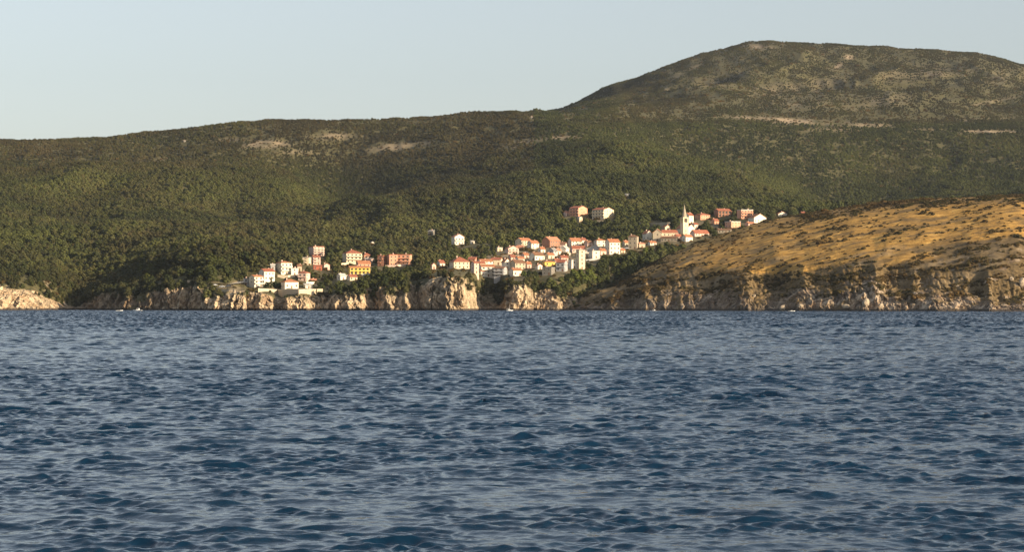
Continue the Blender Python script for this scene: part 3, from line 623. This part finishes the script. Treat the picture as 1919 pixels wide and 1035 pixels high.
def house(row, q):
    label, u, v, wpx, hpx, rk, rpx, turn, d, wall, roof, st, fl = row
    px = q[1]/F; th = R(turn); h = hpx*px; rh = max(.3, rpx*px); rn = random.Random(int(u*7+v))
    w = max(3.5, (wpx*px-d*abs(math.sin(th)))/math.cos(th))
    if w < d*.6: d = max(4.0, d*.75); w = max(3.5, (wpx*px-d*abs(math.sin(th)))/math.cos(th))
    x, y, z = q; back = (w*abs(math.sin(th))+d*math.cos(th))/2*.75
    cat = 'apartment building' if 'apartment' in label else ('hut' if 'hut' in label or 'shed' in label or 'cabin' in label else 'house')
    nm = {'apartment building': 'apartment_building', 'hut': 'hut', 'house': 'village_house'}[cat]
    o = empty(nm, (x*(y+back)/y, y+back, z), th); tag(o, label, cat, 'buildings of the hillside village')
    m = MB(); hw, hd = w/2, d/2
    if rk == 'gable_x': m.prism_x([(-hd,-5),(hd,-5),(hd,h),(0,h+rh),(-hd,h)], -hw, hw)
    elif rk == 'gable_y': m.prism_y([(-hw,-5),(hw,-5),(hw,h),(0,h+rh),(-hw,h)], -hd, hd)
    elif rk == 'shed': m.prism_x([(-hd,-5),(hd,-5),(hd,h+rh),(-hd,h)], -hw, hw)
    else: m.box(-hw, hw, -hd, hd, -5, h)
    m.build('wall', [WALL[wall]], o)
    r = MB(); e, t = .45, .28
    if rk == 'gable_x':
        s = rh/hd; r.prism_x([(-hd-e,h-s*e),(0,h+rh),(hd+e,h-s*e),(hd+e,h-s*e+t),(0,h+rh+t),(-hd-e,h-s*e+t)], -hw-.3, hw+.3)
    elif rk == 'gable_y':
        s = rh/hw; r.prism_y([(-hw-e,h-s*e),(0,h+rh),(hw+e,h-s*e),(hw+e,h-s*e+t),(0,h+rh+t),(-hw-e,h-s*e+t)], -hd-.3, hd+.3)
    elif rk == 'shed':
        s = rh/d; r.prism_x([(-hd-e,h-s*e+.01),(hd+e,h+rh+s*e+.01),(hd+e,h+rh+s*e+t),(-hd-e,h-s*e+t)], -hw-.3, hw+.3)
    elif rk == 'hip':
        a, b = hw+e, hd+e; k = max(0, a-b); kk = max(0, b-a)
        r.poly([(-a,-b,h),(a,-b,h),(a,b,h),(-a,b,h),(-a,-b,h+.2),(a,-b,h+.2),(a,b,h+.2),(-a,b,h+.2),(-k-.01,-kk,h+rh),(k+.01,-kk if kk else 0,h+rh),(k+.01,kk,h+rh),(-k-.01,kk,h+rh)],
               [(0,1,2,3),(0,4,5,1),(1,5,6,2),(2,6,7,3),(3,7,4,0),(4,8,9,5),(5,9,10,6),(6,10,11,7),(7,11,8,4),(8,11,10,9)])
    else:
        r.box(-hw-.2, hw+.2, -hd-.2, hd+.2, h, h+.22); r.box(-hw-.2, hw+.2, -hd-.2, -hd+.05, h+.22, h+.22+rh*.8); r.box(hw-.05, hw+.2, -hd+.05, hd+.2, h+.22, h+.22+rh*.8); r.box(-hw-.2, -hw+.05, -hd+.05, hd+.2, h+.22, h+.22+rh*.8)
    ro = r.build('roof', [ROOF[roof]], o)
    if 'n' not in fl and wpx > 9:
        c = MB(); cx = rn.uniform(-.3, .3)*w; zt = h+rh+ (.7 if rk != 'flat' else 1.3)
        c.box(cx-.35, cx+.35, -.3+hd*.1, .4+hd*.1, h+.2, zt); c.box(cx-.45, cx+.45, -.4+hd*.1, .5+hd*.1, zt, zt+.12); c.build('chimney', [WALL['rose']], ro)
    if 'n' in fl: return o
    sh = h/st; few = 'w' in fl; wh = min(1.5, sh*.52)
    nb = max(1, int(w/(3.0 if not few else 5.5)))
    for s in range(st):
        zb = s*sh+sh*.30
        for i in range(nb):
            xx = -hw+w*(i+.5)/nb
            if s == 0 and i == nb//2: inst('door', window_mesh(1.1, min(2.2, sh*.75), True), o, (xx, -hd, .02), 0); continue
            tall = 'b' in fl and s > 0
            if 'a' in fl or tall: inst('window', window_mesh(1.8, min(2.2, sh*.72)), o, (xx, -hd, s*sh+.12), 0)
            else: inst('window', window_mesh(1.15, wh), o, (xx+rn.uniform(-.15,.15), -hd, zb), 0)
        ns = max(1, int(d/4.2)); sd = 1 if turn < 0 else -1
        for sd in (1, -1):
            if sd == -1 and turn < 12: continue
            if sd == 1 and turn > 40: continue
            for i in range(ns):
                yy = -hd+d*(i+.5)/ns
                if rn.random() < .25: continue
                inst('window', window_mesh(1.0, wh*.9), o, (sd*hw, yy, zb), math.pi/2 if sd == 1 else -math.pi/2)
        if 'b' in fl and s > 0 or ('b' in fl and st == 1):
            b = MB(); f0 = -hw+.1; f1 = hw-.1 if wpx > 24 or rn.random() < .6 else hw*.2; zb = s*sh
            b.box(f0, f1, -hd-1.3, -hd+.0, zb-.16, zb+.02); b.box(f0, f1, -hd-1.3, -hd-1.2, zb+.02, zb+.85)
            b.box(f0, f0+.1, -hd-1.2, -hd, zb+.02, zb+.85); b.box(f1-.1, f1, -hd-1.2, -hd, zb+.02, zb+.85)
            b.build('balcony', [WALL[wall]], o)
    if 'a' in fl:
        b = MB(); n = max(2, int(w/3)); 
        for i in range(n+1):
            xx = -hw+w*i/n; b.box(xx-.2, xx+.2, -hd-1.35, -hd-.95, -3, h-.3)
        b.box(-hw, hw, -hd-1.35, -hd, h-.3, h-.02); b.build('arcade', [WALL[wall]], o)
    return o
for row, q in zip(H, HP): house(row, q)

# church with bell tower and spire
def church():
    x, y, z = place(1283, 442); px = y/F
    o = empty('church', (x, y+9, z), R(26)); tag(o, 'white church with a tall cream bell tower and pointed grey spire on the hilltop', 'church')
    m = MB(); m.prism_y([(-4.2,-5),(4.2,-5),(4.2,7.5),(0,11.0),(-4.2,7.5)], -8, 14); nv = m.build('nave', [WALL['white']], o); nv.location = (5.2, 3, 0)
    r = MB(); r.prism_y([(-4.7,7.1),(0,11.02),(4.7,7.1),(4.7,7.4),(0,11.35),(-4.7,7.4)], -8.3, 14.3); ro = r.build('roof', [ROOF['orange']], o); ro.location = (5.2, 3, 0)
    a = 2.9; T = 17.5; tx = -1.9; ty = -4.0
    t = MB(); t.box(-a, a, -a, a, -5, T-5.0); t.box(-a-.2, a+.2, -a-.2, a+.2, T-5.0, T-4.6)
    for sx in (-1, 1):
        for sy in (-1, 1): t.box(sx*a-(1.1 if sx > 0 else 0), sx*a+(1.1 if sx < 0 else 0), sy*a-(1.1 if sy > 0 else 0), sy*a+(1.1 if sy < 0 else 0), T-4.6, T-.8)
    t.box(-a+1.0, a-1.0, -.25, .25, T-4.6, T-.8); t.box(-a, a, -a, a, T-.8, T); t.box(-a-.3, a+.3, -a-.3, a+.3, T, T+.35)
    tw = t.build('bell_tower', [WALL['cream']], o); tw.location = (tx, ty, 0)
    b = MB(); b.tube((0,-1.2,T-3.4), (0,-1.2,T-2.2), .75, .4, 10); b.tube((0,-1.2,T-2.2), (0,-1.2,T-.8), .06, n=6); bl = b.build('bell', [M_DARK], tw)
    s = MB(); s.tube((0,0,T+.35), (0,0,T+1.9), 2.35, 2.25, 8); s.tube((0,0,T+1.9), (0,0,T+12.5), 2.25, .12, 8); sp = s.build('spire', [WALL['stone']], tw)
    c = MB(); c.tube((0,0,T+12.4), (0,0,T+14.2), .07, n=6); c.box(-.5, .5, -.05, .05, T+13.4, T+13.55); c.build('cross', [M_DARK], tw)
    for zz in (4, 9):
        k = inst('window', window_mesh(.8, 1.6), tw, (0, -a, zz), 0)
    for yy in (-4, 1, 6, 11): inst('window', window_mesh(.9, 2.4), nv, (4.2, yy, 3.2), math.pi/2)
    inst('door', window_mesh(1.6, 2.8, True), nv, (1.0, -8, .02), 0)
church()

# walls, terraces and parasols
def wall_run(name, label, cat, pts, height, thick, mat, cap=None, base=4.0):
    ps = [place(u, v) for u, v in pts]; x0, y0_, z0 = ps[0]
    o = empty(name, (x0, y0_, z0)); tag(o, label, cat, 'walls of the village')
    m = MB(); cm = MB()
    for (a, b) in zip(ps[:-1], ps[1:]):
        ax, ay, az = a[0]-x0, a[1]-y0_, a[2]-z0; bx, by, bz = b[0]-x0, b[1]-y0_, b[2]-z0
        for mm, lo, hi, t in ((m, -base, height, thick), (cm, height, height+.25, thick+.3)):
            h_ = t/2; mm.poly([(ax,ay-h_,az+lo),(bx,by-h_,bz+lo),(bx,by+h_,bz+lo),(ax,ay+h_,az+lo),(ax,ay-h_,az+hi),(bx,by-h_,bz+hi),(bx,by+h_,bz+hi),(ax,ay+h_,az+hi)],
                [(0,3,2,1),(4,5,6,7),(0,1,5,4),(1,2,6,5),(2,3,7,6),(3,0,4,7)])
    m.build('wall', [mat], o); cm.build('coping', [cap or mat], o); return o
wall_run('retaining_wall', 'long beige retaining wall with a pale coping above the low cliffs', 'retaining wall', [(484,549),(520,551),(560,551),(605,550)], 3.2, 1.0, WALL['beige'], WALL['white'], 6)
wall_run('stone_wall', 'long grey brown cemetery wall on the hill left of the church tower', 'wall', [(1199,425),(1225,426),(1250,425),(1272,424)], 4.2, .8, WALL['stone'], WALL['beige'])
wall_run('garden_wall', 'white garden wall below the pink house with red roof', 'wall', [(574,532),(590,532)], 1.3, .4, WALL['white'])
wall_run('garden_wall', 'short beige garden wall between the long retaining wall and the beige cottage', 'wall', [(590,537),(606,536)], 1.4, .4, WALL['beige'])
wall_run('garden_wall', 'pale wall along the curved terrace in the woods above the dense centre', 'wall', [(874,420),(886,414),(905,411),(934,410)], .9, .5, WALL['beige'])
wall_run('garden_wall', 'pale base wall under the pink apartment row', 'wall', [(722,501),(745,500),(764,498)], 1.4, .5, WALL['rose'])
wall_run('garden_wall', 'white terrace wall under the yellow villa', 'wall', [(648,519),(670,518),(694,516)], 1.4, .4, WALL['white'])
wall_run('garden_wall', 'pale terrace wall under the large cream apartment house', 'wall', [(640,497),(660,496),(684,495)], 1.5, .4, WALL['cream'])
wall_run('garden_wall', 'cream wall on the terrace under the tall white apartment block', 'wall', [(520,519),(540,520),(560,519)], 1.5, .4, WALL['cream'])
wall_run('garden_wall', 'low pale wall running down from the parking area to the cliff top', 'wall', [(392,541),(410,543),(430,546)], .8, .5, WALL['beige'])
wall_run('garden_wall', 'low white slab wall high in the woods left of the greenhouse like shed', 'wall', [(1139,365),(1160,365)], 1.2, .5, WALL['beige'])
wall_run('garden_wall', 'low pale wall in front of the four storey white house', 'wall', [(1098,490),(1115,488),(1132,483)], 1.3, .5, WALL['grey'])
def parasol(u, v, label):
    x, y, z = place(u, v); o = empty('parasol', (x, y, z)); tag(o, label, 'parasol', 'white terrace parasols')
    m = MB(); m.tube((0,0,-.5), (0,0,2.9), .06); m.build('pole', [M_WHITE], o)
    c = MB(); c.tube((0,0,2.1), (0,0,2.9), 3.1, .1, 8); c.build('canopy', [M_WHITE], o)
parasol(1162, 470, 'white parasol next to the four storey white house'); parasol(1174, 470, 'white parasol nearer the stone tower like house')

# road, parking and cars
def ribbon(name, label, pts, width, mat, lift=.15):
    V = []; ps = [place(u, v) for u, v in pts]
    for i, p in enumerate(ps):
        a = np.array(ps[max(0, i-1)]); b = np.array(ps[min(len(ps)-1, i+1)]); d = (b-a)[:2]; d /= np.linalg.norm(d); n = np.array([-d[1], d[0]])
        for s in (-1, 1): V.append((p[0]+s*n[0]*width/2, p[1]+s*n[1]*width/2, p[2]+lift))
    m = MB(); m.poly(V, [(2*i, 2*i+1, 2*i+3, 2*i+2) for i in range(len(ps)-1)]); o = m.build(name, [mat]); tag(o, label, kind='structure')
ribbon('road', 'pale road between the parking area and the houses', [(396,533),(410,533),(425,534),(440,532),(458,529)], 7, M_CONC, .5)
def car(u, v, rz, col, label):
    x, y, z = place(u, v); o = empty('parked_car', (x, y, z+.5), R(rz)); tag(o, label, 'car', 'cars parked above the cliffs')
    m = MB(); m.prism_y([(-2.1,.35),(2.1,.35),(2.15,.7),(2.0,.9),(1.1,1.0),(.5,1.45),(-1.0,1.48),(-1.8,1.0),(-2.1,.95)], -.85, .85); m.build('body', [mat_plain('car_paint', col, .3)], o)
    g = MB(); g.prism_y([(-1.55,1.0),(.95,1.0),(.45,1.38),(-1.0,1.41)], -.87, .87); g.build('window', [M_GLASS], o)
    for sx in (-1.3, 1.3):
        for sy in (-.8, .8):
            wl = MB(); wl.tube((sx, sy-.1, .33), (sx, sy+.1, .33), .33, n=14); wl.build('wheel', [M_DARK], o)
car(428, 539, 8, (.05,.06,.08), 'dark car parked in front of the grey balcony house at the left end')
car(416, 540, -6, (.55,.56,.58), 'silver car parked left of the dark car')
car(402, 537, 4, (.75,.75,.74), 'white car parked at the far left of the parking area')

# boats
def boat(u, dist, L, label, cabin=0, mast=0, rz=0):
    x = (u-CU)/F*dist; o = empty('motor_boat' if not mast else 'sailing_boat', (x, dist, 0), R(rz)); tag(o, label, 'boat', 'small boats below the cliffs')
    secs = []; n = 9
    for i in range(n):
        t = i/(n-1); b = L*.17*(1-max(0, (t-.35)/.65)**2.4)+.02; zt = .085*L*(1+.55*t*t); zk = -.25+.3*max(0, t-.75)*4*.3
        secs.append([(L*(t-.5), -b, zt), (L*(t-.5), -b*.82, .1), (L*(t-.5), 0, zk), (L*(t-.5), b*.82, .1), (L*(t-.5), b, zt), (L*(t-.5), b*.8, zt*.9), (L*(t-.5), -b*.8, zt*.9)])
    m = MB(); k = 7; V = [p for s in secs for p in s]; Fc = [tuple(range(k)), tuple(range((n-1)*k, n*k))[::-1]]
    for i in range(n-1):
        for j in range(k): a = i*k+j; b2 = i*k+(j+1) % k; Fc.append((a, b2, b2+k, a+k))
    m.poly(V, Fc); m.build('hull', [M_WHITE], o)
    if cabin:
        c = MB(); c.prism_y([(-L*.18,.06*L),(L*.16,.06*L),(L*.08,.06*L+cabin),(-L*.16,.06*L+cabin*1.05)], -L*.1, L*.1); c.build('cabin', [M_WHITE], o)
        g = MB(); g.prism_y([(-L*.13,.06*L+cabin*.45),(L*.10,.06*L+cabin*.45),(L*.07,.06*L+cabin*.85),(-L*.13,.06*L+cabin*.85)], -L*.104, L*.104); g.build('window', [M_GLASS], o)
    e = MB(); e.box(-L*.5-.3, -L*.5+.05, -.22, .22, .1, .09*L+.45); e.build('outboard_motor', [M_DARK], o)
    if mast:
        t = MB(); t.tube((0,0,.3), (0,0,mast), .09, .05); t.tube((0,0,1.6), (-L*.42,0,1.7), .06); t.build('mast', [M_WHITE], o)
boat(224, 1690, 5.0, 'small low white open boat, left of the cabin boat below the shaded cliff', 0, 0, 8)
boat(258, 1700, 7.2, 'white motor boat with raised cabin lying below the shaded left cliff', 1.5, 0, 172)
boat(955, 1690, 5.6, 'small white boat with a short mast below the central cliffs', .7, 4.5, 20)
boat(1225, 1560, 5.2, 'white motor boat off the left end of the headland', 1.0, 0, 160)
boat(1484, 1530, 4.6, 'small white open boat beside the pale boulder of the headland', .5, 0, 12)

# boulders on the headland shore
def boulder(u, v, r, sq, label, seed):
    x, y, z = place(u, v, 'head'); d = ICO_V
    s = 1+.35*perlin(d[:,0]*1.6+seed, d[:,1]*1.6, d[:,2]*1.6)+.18*perlin(d[:,0]*4+seed, d[:,1]*4, d[:,2]*4)
    V = d*s[:, None]*r*.68*np.array([1, .8, sq])
    o = link(bpy.data.objects.new('boulder', np_mesh('boulder', V, ICO_F, WALL_ROCK, False))); o.location = (x, y-.5*r, z+.2*r); tag(o, label, 'boulder', 'pale boulders on the shore')
WALL_ROCK = mat_wall('pale_limestone', (.52,.42,.30), True)
for i, (u, v, r, sq, lb) in enumerate([
    (1466,579,3.2,.9,'pointed pale boulder at the waterline beside the small open boat'), (1413,556,1.6,1.4,'small upright white boulder alone on the dark headland cliff'),
    (1585,577,4.2,.55,'broad flat pale boulder at the waterline of the headland'), (1622,570,3.4,1.3,'tall pale boulder standing on the headland shore'),
    (1650,576,3.0,1.0,'rounded pale boulder right of the tall one on the shore'), (1500,575,2.6,.8,'low pale boulder between the open boat and the dark cliff'),
    (1915,532,3.2,1.3,'big white boulder on the grass at the right edge'), (1895,524,2.2,.9,'small white boulder on the grass left of the biggest one')]): boulder(u, v, r, sq, lb, i*3.1)

# single trees
TM = {k: [crown_mesh('crown_'+k, mt, sd+i, lo, tl, sp, lr, 520, .08, .35) for i in range(4)] for k, mt, sd, lo, tl, sp, lr in
      (('dark', M_TREE, 100, 10, 1.1, .60, .40), ('bright', M_BRIGHT, 140, 10, .9, .64, .42), ('cypress', M_TREE, 160, 8, 2.6, .18, .30))}
tr_ = MB(); tr_.tube((0,0,-.6), (.05,0,.5), .10, .075, 7); tr_.tube((.05,0,.5), (.3,.1,1.0), .05, .03, 5); tr_.tube((.05,0,.5), (-.25,-.1,1.05), .05, .03, 5); tr_.tube((.05,0,.5), (0,.05,1.5), .06, .02, 5)
TRUNK = tr_.mesh('trunk', [M_BARK])
def tree(u, v, size, kind, label, group, grid='main'):
    x, y, z = place(u, v, grid); o = empty('tree' if kind != 'cypress' else 'cypress_tree', (x, y, z-.1), random.uniform(0, 6.28)); tag(o, label, 'tree', group); s = size*random.uniform(.9, 1.1)
    o.scale = (s, s, s*random.uniform(.85, 1.15)); t = link(bpy.data.objects.new('trunk', TRUNK), o); c = link(bpy.data.objects.new('crown', random.choice(TM[kind])), o)
tree(1210, 478, 4.0, 'bright', 'bright yellow green tree alone in the dark ravine below the stone tower house', 'single bright trees')
tree(981, 520, 3.2, 'bright', 'round olive green bush tree at the end of the centre front row', 'single bright trees')
for u, v, s in ((1080,528,4.6),(1094,531,4.8),(1108,527,4.6),(1088,520,4.0),(1104,517,3.8),(1074,518,3.6)):
    tree(u, v, s, 'bright', 'olive green tree in the clump on the cliff slope below the tall tower house', 'olive green clump below the tower house')
tree(508, 541, 3.0, 'cypress', 'pointed dark tree in front of the white houses above the retaining wall', 'single dark trees')
for u, v, s in ((500,541,2.6),(516,541,2.8),(523,541,2.6)): tree(u, v, s, 'dark', 'dark bushy tree between the pointed tree and the white bungalow', 'bushy trees above the retaining wall')
def in_poly(u, v, pg):
    c = False; j = len(pg)-1
    for i in range(len(pg)):
        if (pg[i][1] > v) != (pg[j][1] > v) and u < (pg[j][0]-pg[i][0])*(v-pg[i][1])/(pg[j][1]-pg[i][1])+pg[i][0]: c = not c
        j = i
    return c
for pg, n, s0, lb in [
    ([(1120,535),(1125,490),(1180,480),(1225,462),(1300,458),(1345,432),(1330,448),(1250,482),(1200,512),(1150,532)], 62, 3.6, 'dark tree in the ravine between the church hill and the golden headland'),
    ([(620,545),(690,525),(720,502),(800,500),(845,512),(800,522),(755,535),(700,545),(640,552)], 44, 3.6, 'dark green tree in the hollow between the yellow villa and the cliff edge'),
    ([(255,540),(260,500),(330,465),(440,450),(480,490),(450,520),(380,528),(300,535)], 56, 4.2, 'tall tree on the shaded knoll left of the village'),
    ([(555,525),(570,470),(640,455),(720,480),(640,525),(600,548)], 34, 2.8, 'garden tree between the houses of the left cluster'),
    ([(780,500),(800,470),(900,455),(1010,440),(1060,470),(1000,480),(930,490),(870,480),(800,500)], 40, 3.4, 'green tree on the slope behind the centre front row'),
    ([(1180,460),(1200,430),(1300,420),(1400,412),(1440,420),(1400,438),(1320,450),(1240,460)], 32, 3.0, 'green tree among the houses of the church hill'),
    ([(885,540),(960,520),(1060,515),(1130,540),(1050,530),(960,530)], 18, 2.4, 'low tree on the slope under the centre front row')]:
    us = [p[0] for p in pg]; vs = [p[1] for p in pg]; k = 0; tries = 0
    while k < n and tries < 4000:
        tries += 1; u = random.uniform(min(us), max(us)); v = random.uniform(min(vs), max(vs))
        if not in_poly(u, v, pg): continue
        p = np.array([place(u, v)])
        if blocked(np.array([u]), np.array([v]), p)[0]: continue
        tree(u, v, s0*random.uniform(.7, 1.2), 'dark', lb, lb.replace('tree', 'trees', 1)); k += 1

# woods and scrub as masses
def dens_main(u, v):
    nz = fbm(u/40, v/12, o=3); d = np.where(v > 400, .028, .040)
    d = d*(1-.45*sst(330, 290, v)*1.0) if False else d
    brown = 1-sst(300, 345, v+18*nz-.02*(u-900)*(u > 900))
    d = d*(1-.50*brown)*np.clip(.85+.75*nz, .15, 1.5)
    mtn = (u > 1035) & (v < 226)
    d = np.where(mtn, .018*np.clip(.6+1.1*fbm(u/26, v/14, o=3), .05, 1.6)*(1+1.2*(1-sst(1150, 1300, u))), d)
    b = np.zeros_like(u)
    for c in BARE: b = np.maximum(b, c[5]*ell(u, v-1.5, c[0], c[1], c[2]*1.05, c[3]*1.5+1.2, c[4]))
    d = d*(1-np.clip(1.15*b, 0, 1))
    vill = ((u > 450) & (u < 700) & (v > 500)) | ((u > 880) & (u < 1200) & (v > 455) & (v < 520))
    return d*np.where(vill, .5, 1.0)*np.where(v > 430, 2.1, np.where((u > 1060) & (v < 226), 3.6, np.where((v < 300) & (u < 1000), 3.6, 4.6)))
def dens_main_rock(u, v): return dens_main(u, v)*(1-np.clip(rock[:-1, :-1]*1.6, 0, 1))*(T2[:-1, :-1] > 1.25)
def size_main(u, v, p, rg):
    s = np.minimum(rg.lognormal(0, .42, len(u)), np.interp(p[:, 1], [2000, 3300], [2.2, 1.45])); far = np.interp(p[:, 1], [1800, 2600, 3600, 5200], [2.75, 2.3, 1.55, 1.55])
    return far*s*np.where((u > 1035) & (v < 226), .8, 1)*np.where(v > 505, .72, 1)
def tint_main(u, v, p):
    nz = fbm(p[:, 0]/120, p[:, 1]/200, o=3)
    t = .36+.45*nz+.45*(1-sst(290, 340, v-.0*u))
    t = np.where(u > 1000, .08+.4*nz, t); t = np.where((u > 1035) & (v < 232), (.66+.35*nz)-.48*(1-sst(1080, 1200, u)), t)
    return np.clip(t, 0, 1)
hc = lambda u: interp(HL['C'][1]+[], u)*(u > 1200)+600*(u <= 1200)
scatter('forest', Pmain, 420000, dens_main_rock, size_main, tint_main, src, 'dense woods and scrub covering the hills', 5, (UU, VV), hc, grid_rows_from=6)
def dens_head(u, v):

    n1 = fbm(u/55+4, (v+.18*u)/9, o=4); n2 = fbm(u/12+8, (v+.2*u)/4, o=2)
    c = interp(HL['C'][1], u); topb = np.exp(-((v-c)/10.)**2)*sst(1430, 1560, u)
    vg_ = interp(VGT, u)
    low = sst(-10, 12, v-vg_)
    return 2.2*(.036*sst(.15, .9, n1+.5*n2)+.16*topb*sst(-.6,.3,n1)+.13*low*sst(-.1, .6, n1+.4*n2)+.004)*(HT2[:-1, :-1] > 1.35)*(1-.95*hrock[:-1, :-1])
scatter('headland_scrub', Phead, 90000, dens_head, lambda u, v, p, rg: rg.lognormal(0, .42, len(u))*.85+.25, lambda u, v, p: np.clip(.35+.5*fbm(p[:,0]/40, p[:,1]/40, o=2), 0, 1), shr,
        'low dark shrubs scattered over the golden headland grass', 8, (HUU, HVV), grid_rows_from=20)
scatter('hill_shrubs', Pmain, 22000, lambda u, v: .010*(1-rock[:-1, :-1])*(v < 560)*(T2[:-1, :-1] > 1.5), lambda u, v, p, rg: rg.lognormal(0, .4, len(u))*1.5+.3, lambda u, v, p: np.full(len(u), .5), shr,
        'undergrowth shrubs on the hillside', 9, (UU, VV), hc, grid_rows_from=50)

# ------------------------------------------------------------------ air, light, camera
m = bpy.data.materials.new('haze_air'); m.use_nodes = True; nt = m.node_tree; nt.nodes.clear()
vo = nt.nodes.new('ShaderNodeVolumePrincipled'); ou = nt.nodes.new('ShaderNodeOutputMaterial'); nt.links.new(vo.outputs[0], ou.inputs['Volume'])
vo.inputs['Color'].default_value = (.80,.88,1,1); vo.inputs['Density'].default_value = 1.7e-5; vo.inputs['Anisotropy'].default_value = .3
hz = MB(); hz.box(-20500, 20500, -300, 16800, -9, 760); ho = hz.build('haze', [m]); tag(ho, 'thin evening haze over the sea', kind='stuff')

w = bpy.data.worlds.new('World'); bpy.context.scene.world = w; w.use_nodes = True; nt = w.node_tree; bg = nt.nodes['Background']
sky = nt.nodes.new('ShaderNodeTexSky'); sky.sky_type = 'NISHITA'; sky.sun_disc = False
# the lamp shines from (sin az, -cos az); Nishita sun_rotation is measured clockwise from +Y
sky.sun_elevation = R(SUN_EL); sky.sun_rotation = R(180-SUN_AZ); sky.air_density = 1.0; sky.dust_density = 1.6; sky.ozone_density = 1.5
hs_ = nt.nodes.new('ShaderNodeHueSaturation'); hs_.inputs['Saturation'].default_value = .52; nt.links.new(sky.outputs[0], hs_.inputs['Color']); nt.links.new(hs_.outputs[0], bg.inputs[0]); bg.inputs[1].default_value = .101
sl = bpy.data.lights.new('sun', 'SUN'); sl.energy = 5.0; sl.angle = R(.5); sl.color = (1, .80, .54)
so = link(bpy.data.objects.new('sun', sl)); so.rotation_euler = (R(90-SUN_EL), 0, R(SUN_AZ))
cam = bpy.data.cameras.new('camera'); cam.sensor_width = 36; cam.lens = F/1919*36; cam.clip_start = .5; cam.clip_end = 60000; cam.shift_y = (HV-517.5)/1919
co = link(bpy.data.objects.new('camera', cam)); co.location = (0, 0, CAMZ); co.rotation_euler = (R(90), 0, 0)
sc = bpy.context.scene; sc.camera = co
sc.view_settings.view_transform = 'Standard'; sc.view_settings.look = 'None'; sc.view_settings.exposure = 0.8; sc.view_settings.gamma = 1
sc.cycles.max_bounces = 5; sc.cycles.diffuse_bounces = 2; sc.cycles.glossy_bounces = 3; sc.cycles.volume_bounces = 0; sc.cycles.use_denoising = True
